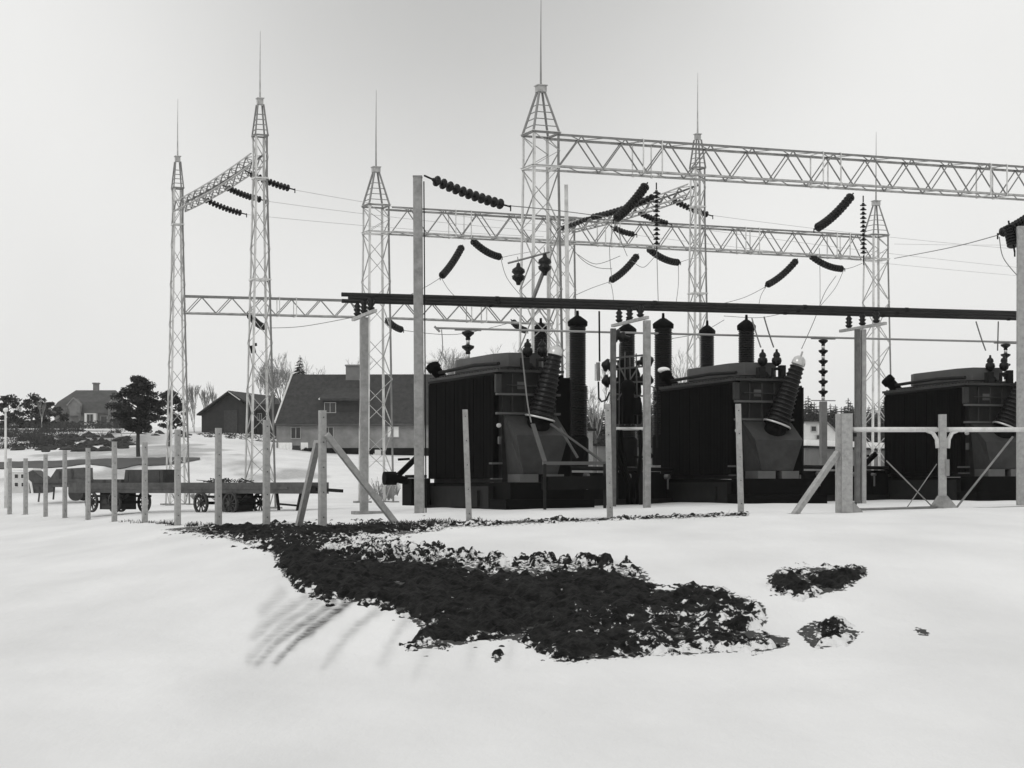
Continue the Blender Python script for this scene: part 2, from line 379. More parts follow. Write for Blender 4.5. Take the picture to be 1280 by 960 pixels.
# bare patches of winter ground on the hillside
hp = np.clip((fbm(Xg*.16, Yg*.10, 141, 5)+.10)*4, 0, 1)*np.clip((230-PXg)/60, 0, 1)*np.clip((Yg-138)/5, 0, 1)*np.clip((212-Yg)/10, 0, 1)
hp2 = np.clip((fbm(Xg*.22, Yg*.07, 151, 5)-.12)*5, 0, 1)*np.clip((Yg-96)/12, 0, 1)*np.clip((215-Yg)/12, 0, 1)*np.clip((520-PXg)/60, 0, 1)
st = np.maximum(st, np.maximum(hp*.8, hp2*.5))
def grid_obj(name, X, Y, Z, m, attrs=None, keep=None):
    nx, ny = X.shape
    co = np.stack([X, Y, Z], -1).reshape(-1, 3).astype(np.float32)
    idx = np.arange(nx*ny).reshape(nx, ny)
    q = np.stack([idx[:-1, :-1], idx[1:, :-1], idx[1:, 1:], idx[:-1, 1:]], -1).reshape(-1, 4)
    if keep is not None: q = q[keep[q].any(1)] if keep.ndim == 1 else q[keep.reshape(-1)[q].any(1)]
    used = np.unique(q); rm = np.full(nx*ny, -1); rm[used] = np.arange(len(used)); q = rm[q]; co = co[used]
    me = bpy.data.meshes.new(name)
    me.vertices.add(len(co)); me.vertices.foreach_set('co', co.ravel())
    me.loops.add(q.size); me.loops.foreach_set('vertex_index', q.ravel().astype(np.int32))
    me.polygons.add(len(q)); me.polygons.foreach_set('loop_start', (np.arange(len(q))*4).astype(np.int32))
    me.polygons.foreach_set('loop_total', np.full(len(q), 4, np.int32)); me.polygons.foreach_set('use_smooth', np.ones(len(q), bool))
    me.update(calc_edges=True); me.materials.append(m)
    for k, a in (attrs or {}).items():
        at = me.attributes.new(k, 'FLOAT', 'POINT'); at.data.foreach_set('value', a.reshape(-1)[used].astype(np.float32))
    o = bpy.data.objects.new(name, me); COL.objects.link(o)
    return o
tag(grid_obj('snow_ground', Xg, Yg, Zg, M['snow'], {'stain': st, 'specks': sp}), 'snow covered ground rising in a bank to the level yard', None, kind='structure')

# bare earth bank
ecols = np.arange(130, 1180, 1.35); erows = np.concatenate([np.arange(19.3, 34, .042), np.arange(34, 47, .05)])
PXe, Ye = np.meshgrid(ecols, erows, indexing='ij'); Xe = (PXe-640)/F*Ye
base = ground_base(Xe, Ye); PYe = HY+(EYE-base)*F/Ye
wx_ = fbm(Xe*.9, Ye*.5, 61, 4); wy_ = fbm(Xe*1.7, Ye*.9, 67, 3); wz_ = fbm(Xe*7, Ye*2.5, 71, 3)
wk = np.clip((PYe-672)/30, .15, 1)
sd = np.full(PXe.shape, -1e9)
for i, pl in enumerate(POLYS):
    sc = 1.0 if i not in (4,) else 3.0
    sd = np.maximum(sd, poly_sd(PXe+14*wy_*wk, PYe+(8*wx_+6*wz_)*wk, pl)*sc)
dt, _ = snow_detail(Xe, Ye)
n1 = fbm(Xe*1.1, Ye*.8, 3, 5); n2 = fbm(Xe*3.5, Ye*2.2, 8, 4); n3 = fbm(Xe*9, Ye*6, 13, 3); n4 = fbm(Xe*6.5, Ye*2.6, 29, 3)
# scattered clods on the snow above the bank's top edge
band = poly_sd(PXe, PYe, [(395,686),(460,676),(520,683),(600,697),(700,702),(800,712),(812,726),(740,718),(600,710),(480,702),(400,694)])
small = np.clip(sd/7.0, -1.2, 1.0)
speck = np.where(band > -6, np.clip((n4*1.2+n2*.6)*2.8-.55-np.clip(-band, 0, 6)*.1, -1.2, .8), -1.2)
small = np.maximum(small, speck)
# snow lying in hollows of the lower right part
right = np.clip((PXe-690)/170, 0, 1)*np.clip((PYe-738)/30, 0, 1)+.5*np.clip((690-PYe)/12, 0, 1)+np.clip((PXe-955)/10, 0, 1)*.4
h = .060*small+.06*n1*np.clip(small+.6, 0, 1)+.07*n2+.085*n4+.045*n3-.02*right
zE = base+dt+h
cov = .14+.38*np.clip(1-sd/9, 0, 1)+.34*np.clip(right, 0, 1)+.20*n1-.16*np.clip((672-PYe)/4, 0, 1)
snowy = cov
_old = np.clip((-(n4)*.8-n2*.5-(.20+.2*(1-np.clip(right, 0, 1)))+.35*n3)*8, 0, 1)*np.clip(.25+right*1.2, 0, 1)
keepE = (sd > -16) | (band > -6)
zE = np.where(keepE, zE, base-.15)
e = grid_obj('bare_earth', Xe, Ye, zE, M['earth'], {'snowy': snowy}, keep=keepE)
tag(e, 'dark bare soil breaking through the snow along the bank', None, kind='structure')

# dark road on the far side of the yard
cr = np.linspace(-900, 250, 300); rr = np.linspace(114.0, 126.0, 10)
A, B = np.meshgrid(cr, rr, indexing='ij'); f = (B-114)/12
top = np.interp(A, [-900, 0, 110, 222, 250], [125, 124, 124.5, 125, 124])+fbm(A*.06, A*0, 9, 4)*1.2; bot = np.interp(A, [-900, 0, 60, 110, 150, 222, 250], [116, 116.5, 116, 119.5, 115, 118.0, 121]) + fbm(A*.04, A*0, 4, 5)*2.2
B = bot+(top-bot)*f; X = (A-640)/F*B
tag(grid_obj('road', X, B, ground_base(X, B)+snow_detail(X, B)[0]+.05, M['road']), 'dark wet road crossing the snowy slope', None, kind='structure')

# ------------------------------------------------------------------ lattice towers and beams
ZB0, ZB1, ZPK = 11.48, 12.6, 14.02
def lattice(mb, c0, c1, z0, z1, n, flip, w=.04):
    """zigzag on one face between corner lines c0(z), c1(z)"""
    for i in range(n):
        za = z0+(z1-z0)*i/n; zb = z0+(z1-z0)*(i+1)/n
        a, b = (c0, c1) if (i+flip) % 2 == 0 else (c1, c0)
        mb.bar(a(za), b(zb), w, w*.5)
def tower(px, Y, wb, wt, label, kind='wide', spire=True, ring=None):
    g = G(px, Y); z0 = g.z-.05
    t = thing('lattice_tower', label, 'lattice tower', (g.x, g.y, z0), TH, 'lattice towers')
    ztop = (ZB1 if kind == 'wide' else 12.95)-z0
    zb = ZB0-z0
    def corner(sx, sy):
        def f(z):
            w = wb+(wt-wb)*min(z/zb, 1); return Vector((sx*w/2, sy*w/2, z))
        return f
    lw = .085 if kind == 'wide' else .07
    cs = [corner(-1,-1), corner(1,-1), corner(1,1), corner(-1,1)]
    for (sx, sy), c in zip(((-1,-1),(1,-1),(1,1),(-1,1)), cs):
        mb = MB(); mb.angle(c(0), c(zb), lw, (-sx,0,0), (0,-sy,0)); mb.angle(c(zb), c(ztop), lw, (-sx,0,0), (0,-sy,0))
        part('leg', mb, M['galv2'] if (sx, sy) == (1, -1) else M['galv'], t)  # one corner leg darker than the rest, its shade put into the colour
    br = MB(); n = int(zb/(.95 if kind == 'wide' else .78))
    for k in range(4):
        lattice(br, cs[k], cs[(k+1) % 4], .1, zb, n, k % 2, .042 if kind == 'wide' else .036)
    lattice(br, cs[0], cs[1], zb, ztop, 2, 0); lattice(br, cs[2], cs[3], zb, ztop, 2, 1); lattice(br, cs[1], cs[2], zb, ztop, 2, 1); lattice(br, cs[3], cs[0], zb, ztop, 2, 0)
    part('bracing', br, M['galv3'], t)
    lev = [zb, ztop] + ([ring-z0] if ring else [])
    for z in lev:
        rg = MB()
        for k in range(4): rg.bar(cs[k](z)+Vector((0,0,0)), cs[(k+1) % 4](z), .07, .05)
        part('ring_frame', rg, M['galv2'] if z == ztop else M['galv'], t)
    if kind == 'wide':
        w = wt/2+.06
        for z in (zb, ztop):
            pl = MB()
            for s in (-1, 1):
                pl.b2(-w, w, s*w-.09 if s > 0 else -w, s*w if s > 0 else -w+.09, z+.035, z+.05)
                pl.b2(s*w-.09 if s > 0 else -w, s*w if s > 0 else -w+.09, -w+.092, w-.092, z+.035, z+.05)
            part('platform', pl, M['galv'], t)
    for sx in (-1, 1):
        for sy in (-1, 1): part('footing', MB().b2(sx*wb/2-.16, sx*wb/2+.16, sy*wb/2-.16, sy*wb/2+.16, -.4, .12), M['conc2'], t)
    if spire:
        zp = ZPK-z0; pk = MB(); wp = .1
        tp = wt
        for k, (sx, sy) in enumerate(((-1,-1),(1,-1),(1,1),(-1,1))):
            pk.bar(cs[k](ztop), Vector((sx*wp, sy*wp, zp)), .062 if kind == 'wide' else .048)
        for i in range(1, 5):      # climbing rungs
            f_ = i/6; a = cs[0](ztop).lerp(Vector((-wp,-wp,zp)), f_); b = cs[3](ztop).lerp(Vector((-wp,wp,zp)), f_); pk.bar(a, b, .025)
            a = cs[0](ztop).lerp(Vector((-wp,-wp,zp)), f_); b = cs[1](ztop).lerp(Vector((wp,-wp,zp)), f_)
            pk.bar(a, b, .028)
        part('peak', pk, M['galv2'], t)
        cw = .15 if kind == 'wide' else .095; cp = MB(); cp.b2(-cw, cw, -cw, cw, zp, zp+.2); cp.b2(-cw-.03, cw+.03, -cw-.03, cw+.03, zp+.2, zp+.23)
        part('cap', cp, M['galv3'], t)
        rd = MB(); L = 3.2 if kind == 'wide' else 2.3; rd.tube([(0,0,zp+.24), (0,0,zp+.24+L*.45), (0.01,0,zp+.24+L)], [.034, .02, .007], 6)
        part('lightning_rod', rd, M['galv2'] if kind == 'wide' else M['galv3'], t)
    return t
TA = tower(676, 63.9, 1.28, .95, 'tall near lattice tower whose lightning rod runs out of the top of the photo', ring=None)
TB = tower(470, 80.2, 1.2, .9, 'lattice tower just left of the tallest concrete pole, carrying the middle beam')
TC = tower(1095, 89.7, 1.2, .85, 'lattice tower at the right carrying the right end of the middle beam')
TD = tower(325, 66.0, .92, .44, 'slim lattice tower with the higher tip of the pair at the left', 'slim', ring=8.0)
TE = tower(222, 77.6, .85, .40, 'slim leftmost lattice tower with the lower tip', 'slim')
TF = tower(872, 72.7, .78, .44, 'slim lattice tower right of centre, rising behind the near beam', 'slim', ring=8.2)
TG = tower(703, 83.9, 1.1, .85, 'lattice tower half hidden behind the tall near tower', spire=False)

def beam(p0, p1, h, wd, panel, label, splice=None, w=.07, off=.0, sag=0):
    p0 = Vector(p0); p1 = Vector(p1); d = p1-p0; L = d.length; rz = math.atan2(d.y, d.x)
    t = thing('lattice_beam', label, 'lattice beam', p0, rz, 'lattice beams')
    zz = lambda x: (p1.z-p0.z)*x/L - sag*4*(x/L)*(1-x/L)
    K = 1 if sag == 0 else 6
    for sy in (-1, 1):
        for top in (0, 1):
            mb = MB()
            for i in range(K):
                xa, xb = L*i/K, L*(i+1)/K
                mb.angle((xa, sy*wd/2, zz(xa)+top*h), (xb, sy*wd/2, zz(xb)+top*h), w, (0,-sy,0), (0,0,1-2*top))
            part('chord', mb, M['galv2'] if top == 1 and sy < 0 else M['galv3'], t)  # near top chord darker, its colour standing in for shaded undersides
    lc = MB(); n = max(2, int(round(L/panel)))
    for sy in (-1, 1):
        for i in range(n):
            x0 = L*i/n; x1 = L*(i+.5)/n; x2 = L*(i+1)/n; o = .0 if sy < 0 else L/n*.12
            a = Vector((x0+o, sy*(wd/2-.02), zz(x0+o)+.03)); b = Vector((x1+o, sy*(wd/2-.02), zz(x1+o)+h-.03)); c = Vector((min(x2+o, L), sy*(wd/2-.02), zz(x2)+.03))
            k_ = .75 if h < .5 else 1; lc.bar(a, b, .035*k_, .035*k_); lc.bar(b, c, .055*k_, .03*k_)
    for top in (0, 1):
        for i in range(n):
            x0 = L*(i+.2)/n; x1 = L*(i+.7)/n; x2 = L*(i+1.2)/n; z = h*top+(.015 if top == 0 else -.015)
            lc.bar((x0, -wd/2+.02, zz(x0)+z), (x1, wd/2-.02, zz(x1)+z), .035, .02)
            if x2 < L: lc.bar((x1, wd/2-.02, zz(x1)+z), (x2, -wd/2+.02, zz(x2)+z), .035, .02)
    part('lacing', lc, M['galv2'], t)
    if splice:
        sp = MB()
        for x in splice:
            for dx in (-.35, .35):
                for sy in (-1, 1): sp.bar((x+dx, sy*(wd/2+.003), zz(x)), (x+dx, sy*(wd/2+.003), zz(x)+h), .06, .03)
                sp.bar((x+dx, -wd/2, zz(x)+h+.01), (x+dx, wd/2, zz(x)+h+.01), .05, .03); sp.bar((x+dx, -wd/2, zz(x)-.01), (x+dx, wd/2, zz(x)-.01), .05, .03)
        part('splice_frame', sp, M['galv'], t)
    return t
a = Vector(((676-640)/F*63.9, 63.9, ZB0)); th1 = math.radians(20.6)
u1 = Vector((math.cos(th1), math.sin(th1), 0))
beam(a+u1*.49, a+u1*26, 1.12, .9, 1.55, 'near lattice beam, the highest, running right from the tall near tower out of the photo', [3.4, 10.3, 17.2, 24.0], .08)
b = Vector(((470-640)/F*80.2, 80.2, ZB0)); c = Vector(((1095-640)/F*89.7, 89.7, ZB0)); ub = (c-b).normalized()
beam(b+ub*.56, c-ub*.54, 1.1, .85, 1.6, 'long middle lattice beam spanning behind the near one above the transformers', [3.2, 10.2, 17.2, 22.0], .08)
e0 = Vector(((222-640)/F*77.6, 77.6, 7.88)); b0 = Vector((b.x, b.y, 7.92)); ue = (b0-e0).normalized()
g0 = Vector(((703-640)/F*83.9, 83.9, 7.94))
beam(e0+ue*.27, b0-ue*.6, .74, .55, 1.25, 'low lattice beam at the left joining the leftmost tower to its neighbour', [4.2], .06)
ug = (g0-b0).normalized()
beam(b0+ug*.6, g0-ug*.55, .74, .55, 1.25, 'low lattice beam behind the bus bars at centre left', [4.0], .06)
dd = Vector(((325-640)/F*66, 66, 11.98)); ee = Vector(((222-640)/F*77.6, 77.6, 11.95)); ux = (ee-dd).normalized()
beam(dd+ux*.33, ee-ux*.33, .42, .5, 1.1, 'short lattice beam sloping away between the two slim left towers', None, .055, sag=.10)
ff = Vector(((872-640)/F*72.7, 72.7, 11.98)); gg = Vector(((703-640)/F*83.9, 83.9, 11.90)); ux = (gg-ff).normalized()
beam(ff+ux*.33, gg-ux*.5, .42, .5, 1.1, 'short lattice beam running back from the slim right-hand tower under the near beam', None, .055, sag=.10)

# ------------------------------------------------------------------ insulators
def disc_prof(r, pitch):
    return [(.045, 0), (.05, pitch*.25), (r*.55, pitch*.32), (r, pitch*.55), (r*.96, pitch*.68), (r*.4, pitch*.72), (.04, pitch*.8)]
def string(p0, p1, n, r, sag, label, group='insulator strings', fat=False):
    p0 = Vector(p0); p1 = Vector(p1); L = (p1-p0).length
    t = thing('insulator_string', label, 'insulator', p0, 0, group)
    pt = lambda s: p0.lerp(p1, s)+Vector((0,0,-sag*4*s*(1-s)))
    hd = .0 if fat else .05
    d = MB(); pitch = L*(1-2*hd)/n
    for i in range(n):
        s0 = hd+(1-2*hd)*i/n; a = pt(s0); b_ = pt(s0+(1-2*hd)/n); ax = b_-a
        if fat: prof = [(r*.8, 0), (r, ax.length*.3), (r, ax.length*.55), (r*.8, ax.length*.9)]
        else: prof = disc_prof(r, ax.length)
        d.tube_prof(a, ax.normalized(), prof, 12)
    part('porcelain_discs', d, M['porc'], t, False, True)
    part('end_fitting', MB().tube([p0+(p0-pt(.05)).normalized()*.16, pt(.04)], .025, 6), M['darksteel'], t, False, True)
    fit = MB(); q = p1+(p1-pt(.95)).normalized()*.16
    fit.tube([pt(.96), q], .025, 6); fit.bar(q+Vector((0,0,.04)), q-Vector((0,0,.12)), .035, .035)
    part('end_fitting', fit, M['darksteel'], t, False, True)
    return t
WG = 'conductor wires'
def wire(pts, label, r=.016, sag=0, cat='wire'):
    far = 'faint' in label or 'thin line' in label
    if far: r = .009
    pts = [Vector(p) for p in pts]; out = []
    if len(pts) == 2:
        n = 14
        for i in range(n+1):
            s = i/n; out.append(pts[0].lerp(pts[1], s)+Vector((0,0,-sag*4*s*(1-s))))
    else:
        q = [pts[0]]+pts+[pts[-1]]
        for i in range(1, len(q)-2):
            for k in range(6):
                t = k/6; a, b_, c_, d_ = q[i-1], q[i], q[i+1], q[i+2]
                out.append(.5*((2*b_)+(c_-a)*t+(2*a-5*b_+4*c_-d_)*t*t+(3*b_-a-3*c_+d_)*t**3))
        out.append(pts[-1])
    return single('conductor_wire', MB().tube(out, r, 5), M['wire2'] if far else M['wire'], label, cat, WG, origin=tuple(pts[0]))
# strings from the far left beam
def seg_on(p, q, s): return p.lerp(q, s)
for s, x0, x1, lab in ((.12, (310,215), (364,236), 'thin insulator string nearest the high slim tower, top of the three at the left beam'),
                  (.45, (281,233), (328,250), 'thin insulator string at the middle of the short left beam'),
                  (.78, (254,248), (304,267), 'thin insulator string hung from the short left beam, lowest of its three')):
    Y0 = 66+11.6*s
    string(P(*x0, Y0), P(*x1, Y0+1.2), 11, .13, .06, lab, 'insulator strings of the short left beam')
wire([P(366,237,69), P(705,283,83)], 'thin line leaving the uppermost string of the short left beam', sag=.15)
wire([P(330,251,73), P(690,290,83)], 'thin line leaving the middle string of the short left beam', sag=.1)
wire([P(306,268,77), P(680,296,83)], 'thin line leaving the lowest string of the short left beam', sag=.1)
# strings from the right depth beam
for x0, x1, Y0, lab in (((839,249),(887,269),74.8,'thin insulator string right of the centre, beside the slim right-hand tower'),
                   ((796,264),(836,280),78,'thin insulator string crossing behind the hanging disc string'),
                   ((766,284),(793,293),81,'short thin insulator string seen through the middle beam')):
    string(P(*x0, Y0), P(*x1, Y0+1), 11 if x1[0]-x0[0] > 30 else 7, .13, .05, lab, 'insulator strings of the short right beam')
wire([P(888,269,76), P(1280,312,96)], 'faint line running right from behind the slim right-hand tower', sag=.1)
wire([P(837,281,79), P(1300,337,100)], 'faint line passing low behind the right end of the middle beam', sag=.1)
wire([P(795,294,82), P(1300,347,102)], 'lowest faint line against the sky at the right', sag=.1)
wire([P(1118,305,92), P(1300,306,96)], 'faint line just above the sloping wire at the right', sag=.03)
# thick dark strain strings near the tall tower
string(P(822,243,67), P(736,272,71), 17, .12, .10, 'long dark strain insulator slanting along the short right beam', 'thick strain insulators')
string(P(735,273,71), P(699,286,74), 8, .10, .03, 'small dark insulator just left of the pole behind the near tower', 'thick strain insulators')
FAT = [((807,232,67),(770,273,66), 14, .17, .10, 'thickest black insulator, under the near beam at the centre'),
       ((1064,245,70.0),(1021,285,69), 14, .17, .12, 'black curved insulator under the near beam towards the right'),
       ((577,309,82.3),(552,345,80.5), 13, .165, .10, 'black insulator bending down to the left just right of the tall concrete pole'),
       ((591,301,82.5),(625,321,84), 13, .165, .12, 'black insulator bending down to the right, left of the tall near tower'),
       ((796,320,85.5),(764,350,84), 13, .165, .12, 'black insulator bending left under the middle beam at the centre'),
       ((811,311,86),(848,328,87.5), 13, .165, .14, 'black insulator bending right under the middle beam at the centre'),
       ((995,326,88.5),(959,356,87), 13, .165, .12, 'black insulator bending left under the right part of the middle beam'),
       ((1014,320,88.8),(1053,336,90), 13, .165, .14, 'black insulator bending right beside the rightmost lattice tower'),
       ((312,394,78.3),(330,409,79.5), 8, .15, .07, 'small black insulator under the low beam, seen through the slim tower'),
       ((484,400,81.5),(502,412,82.5), 8, .15, .07, 'small black insulator under the low beam between the two concrete poles'),
       ((641,402,83.8),(657,413,84.5), 8, .15, .07, 'small black insulator under the bus bars at the left of the near tower')]
for a_, b_, n, r, sg, lab in FAT: string(P(*a_), P(*b_), n, r, sg, lab, 'black strain insulators under the beams', True)
string(P(820.5,234,67.5), P(821,311,67.5), 12, .125, 0, 'vertical string of spaced discs hanging from the near beam at the centre', 'hanging disc strings')
string(P(1079,250,71.2), P(1079.5,322,71.2), 12, .125, 0, 'vertical string of spaced discs hanging in front of the rightmost tower', 'hanging disc strings')
for L in [
 ([P(551,347,80.5), P(535,357,75), P(508,371,52)], 'thin wire slanting down left to the bus bars behind the tall pole'),
 ([P(552,348,80.5), P(560,361,75), P(571,373,62)], 'short jumper dropping from the left-bending insulator right of the tall pole'),
 ([P(626,322,84), P(645,318,90), P(668,314,96)], 'wire stub running right into the near tower'),
 ([P(626,323,84), P(634,348,84), P(655,374,84)], 'curved jumper falling left of the near tower'),
 ([P(763,352,84), P(740,360,78), P(717,370,72)], 'wire sloping from the centre insulator to the near tower leg'),
 ([P(763,352,84), P(766,366,80), P(767,379,76)], 'short drop wire under the centre left-bending insulator'),
 ([P(848,330,87.5), P(848,355,85), P(845,380,80)], 'vertical drop wire under the centre right-bending insulator'),
 ([P(849,328,87.5), P(862,324,92), P(874,322,96)], 'short wire between the centre insulator and the slim right-hand tower'),
 ([P(821,313,67.5), P(822,350,66), P(823,384,58)], 'straight vertical wire below the hanging disc string at the centre'),
 ([P(1054,337,90), P(1066,334,88), P(1078,329,80)], 'short wire from the right insulator to the rightmost tower'),
 ([P(1054,339,90), P(1044,360,88), P(1024,384,84)], 'curved drop wire right of the middle of the right-hand span'),
 ([P(958,358,87), P(930,372,84), P(893,382,80)], 'wire sloping down left towards the slim right-hand tower'),
 ([P(957,359,87), P(951,370,82), P(948,385,76)], 'short drop wire under the right-hand left-bending insulator'),
 ([P(1024,310,89), P(1025,345,89), P(1025,386,88)], 'thin vertical wire near the right-hand splice of the middle beam'),
 ([P(1247,294,50), P(1190,309,58), P(1118,323,70)], 'wire slanting up right from the rightmost tower to the edge pole'),
 ([P(1249,296,50), P(1254,322,50), P(1272,345,49.5)], 'curved jumper beside the pole at the right edge'),
 ([P(770,275,66), P(776,300,72), P(784,320,85)], 'jumper falling from the thickest insulator to the middle beam'),
 ([P(770,275,66), P(762,310,75), P(765,350,84)], 'long jumper passing behind the hanging discs at centre left'),
 ([P(700,288,74), P(725,322,74), P(745,334,74), P(765,336,74)], 'slack curved wire just right of the near tower, upper one'),
 ([P(722,318,78), P(745,330,78), P(775,320,80)], 'slack curved wire just right of the near tower, lower one'),
 ([P(790,326,82), P(805,334,84), P(822,316,86)], 'small slack loop between the two centre insulators'),
 ([P(331,410,79.5), P(378,408,80), P(445,396,81)], 'slack wire under the low beam between slim tower and first concrete post'),
 ([P(503,413,82.5), P(570,418,83), P(640,403,84)], 'slack wire under the low beam right of the tall pole'),
 ([P(835,424,75), P(875,416,76), P(905,400,78)], 'slack wire sagging beneath the bus bars behind the second transformer'),
 ([P(905,395,84), P(950,397,86), P(985,390,88)], 'slack wire sagging beneath the bus bars above the second transformer'),
]: wire(*L, r=.013)
# hanging bells in the near tower
t = thing('bell_insulator_bracket', 'bracket with two hanging black bells in the near tower', 'insulator bracket', P(660,325,62.5))
part('arm', MB().tube([P(635,329,63.0), P(687,315,62.4)], .035, 6), M['galv2'], t, False, True)
part('stay', MB().bar(P(682,333,62.6), P(662,385,63.2), .09), M['galv2'], t, False, True)
for (x, y, Y) in ((648,343,62.7), (681,331,62.4)):
    q = P(x, y, Y); mb = MB(); mb.lathe(q+Vector((0,0,-.35)), (0,0,1), [(.06,0),(.09,.1),(.2,.2),(.22,.3),(.14,.34),(.22,.42),(.2,.52),(.08,.6),(.05,.72)], 12)
    k = part('bell', mb, M['porc'], t, True, True)
    part('hanger', MB().tube([q+Vector((0,0,.37)), P(x-1, y-22, Y)], .015, 5), M['galv2'], k, False, True)
t = single('tower_bracket', MB().bar(P(315,432,65.7), P(317,441,65.7), .16).bar(P(317,431,65.7), P(321,430.5,65.7), .1), M['darksteel'], 'small dark fitting clamped halfway up a leg of the slim left tower', 'bracket')

# ------------------------------------------------------------------ poles and bus bars
def pole(px, Y, topy, w, label, name='concrete_pole', lean=0, taper=.85, cat='pole', group=None, m='conc'):
    g = G(px, Y); zt = EYE+(HY-topy)/F*Y; mb = MB(); h = zt-g.z
    t = thing(name, label, cat, g, 0, group)
    a = w/2; b_ = w*taper/2; lx = lean
    c = .22
    def ring(r, z, dx): return [Vector((dx+sx*r*(1-(c if k else 0)), sy*r*(1-(0 if k else c)), z)) for sx, sy, k in ((-1,-1,0),(-1,-1,1),(1,-1,1),(1,-1,0),(1,1,0),(1,1,1),(-1,1,1),(-1,1,0))]
    mb.loft(ring(a, -.4, 0), ring(b_, h, lx))
    return t, mb, h
t, mb, h = pole(524.5, 49, 222, .255, 'tallest concrete pole, standing left of the first transformer', lean=-.05, taper=.9)
part('shaft', mb, M['conc2'], t); part('top_plate', MB().box((-.05,0,h+.02), (.24,.24,.04)), M['galv2'], t)
part('conduit', MB().tube([(.165,-.02,0), (.11,-.02,h-.1)], .018, 6), M['darksteel'], t)
string(P(536,222,49), P(633,257,51), 11, .145, .05, 'string of eleven large discs slanting from the top of the tallest concrete pole')
wire([P(635,257,51), P(720,266,60), P(850,284,80)], 'line running on right from the large eleven disc string', .014)
t, mb, h = pole(1276, 49, 283, .2, 'concrete pole cut by the right edge of the photo', taper=.9)
part('shaft', mb, M['conc'], t)
string(P(1302,260,48.6), P(1252,291,50), 14, .13, .04, 'black ribbed insulator slanting down left at the right edge', 'insulators on the right edge pole', True)
string(P(1262,283,49.4), P(1267,308,49.2), 7, .17, 0, 'fat black insulator hanging beside the right edge pole', 'insulators on the right edge pole', True)
t, mb, h = pole(712, 66, 231, .16, 'thin pale pole rising just right of the near lattice tower', lean=-.12, taper=.8)
part('shaft', mb, M['galv'], t)

B0 = P(440, 372.5, 50.4); B1 = P(1300, 395.5, 56.2)+(P(1300, 395.5, 56.2)-P(440, 372.5, 50.4))*.25; bd = (B1-B0).normalized(); bp_ = Vector((-bd.y, bd.x, 0))
for k, (nm, ext) in enumerate((('nearest', 0), ('middle', -.25), ('farthest', .15))):
    a_ = B0+bp_*(.85*k-.85)-bd*(.45 if k == 0 else .1); b_ = B1+bp_*(.85*k-.85)
    t = thing('bus_bar', '%s of the three long dark tubes above the transformers' % nm, 'bus bar', a_, 0, 'bus bars above the transformers')
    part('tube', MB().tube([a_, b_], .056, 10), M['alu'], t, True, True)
    for s in (.16, .33, .5, .62, .78, .92): q = a_.lerp(b_, s); part('clamp', MB().tube([q-bd*.05, q+bd*.05], .066, 8), M['darksteel'], t, False, True)
def post_ins(mb, base, h, r):
    mb.lathe(base, (0,0,1), [(.05,0),(r*.7,.02),(r,h*.2),(r*.55,h*.3),(r,h*.5),(r*.55,h*.6),(r*.9,h*.78),(.05,h*.95),(.05,h)], 12)
def bus_on(px):   # point of the bus axis over this bearing
    k = (px-640)/F; s = (k*B0.y-B0.x)/(bd.x-k*bd.y); return B0+bd*s
for px, posts, w, lab in ((455, (0,), .195, 'bus support post left of the tallest pole, three stubby insulators on its cross arm'),
                       (787, (-1.35, 1.35), .165, 'double bus support between the first and second transformers'),
                       (1078, (-.1, .1), .125, 'bus support post in front of the rightmost lattice tower')):
    q = bus_on(px); g = Vector((q.x, q.y, gz(q.x, q.y))); rz = math.atan2(bd.y, bd.x); H = q.z-.045-.34-g.z
    t = thing('bus_support', lab, 'support post', g, rz, 'bus supports')
    arm = MB(); arm.box((0,0,H-.06), (.09, 2.8, .08)); part('cross_arm', arm, M['galv3'], t)
    for k in posts:
        p_ = MB(); yy = -k if px == 787 else k*0; xx = k*.25 if px == 787 else 0
        if px == 787: p_.box((0, -k, (H-.14)/2-.2), (w if k > 0 else w*.8, w if k > 0 else w*.8, H-.14+.4))
        else: p_.box((-.16 if (px == 1078 and k < 0) else (.0 if px != 1078 else .03), 0, (H-.12)/2-.2), (w, w, H-.12+.4)); 
        part('post', p_, M['conc3'] if k < 0 else M['conc2'] if px != 1078 else M['conc'], t)
    if px == 455: part('base_slab', MB().box((.1,0,.0), (.75,.7,.12)), M['conc2'], t)
    for k in (-.85, 0, .85):
        mb = MB(); post_ins(mb, Vector((0,k,H-.01)), .34, .11); part('insulator', mb, M['porc'], t, True)

# thin pipe bus behind with stacks of bell insulators
Q0 = P(545, 410, 60.5); Q1 = P(1300, 428.5, 65.7)+(P(1300, 428.5, 65.7)-P(545, 410, 60.5))*.2; qd = (Q1-Q0).normalized()
t = thing('pipe_conductor', 'thin pale pipe running level behind the transformers', 'pipe conductor', Q0)
part('pipe', MB().tube([Q0, Q1], .035, 8), M['pipe'], t, True, True)
part('end_bracket', MB().bar(Q0+Vector((-.05,0,.05)), Q0+Vector((.12,0,-.12)), .07), M['galv2'], t, False, True)
wire([P(552,412,60.6), P(553,438,60.6), P(546,456,60.6)], 'short wire dangling from the left end of the pale pipe', .014)
def bell(mb, base, h, r): mb.lathe(base, (0,0,1), [(r*.35,0),(r*.4,h*.1),(r*.35,h*.3),(r*.7,h*.5),(r*.95,h*.62),(r,h*.85),(r*.5,h*.93),(r*.3,h)], 14)
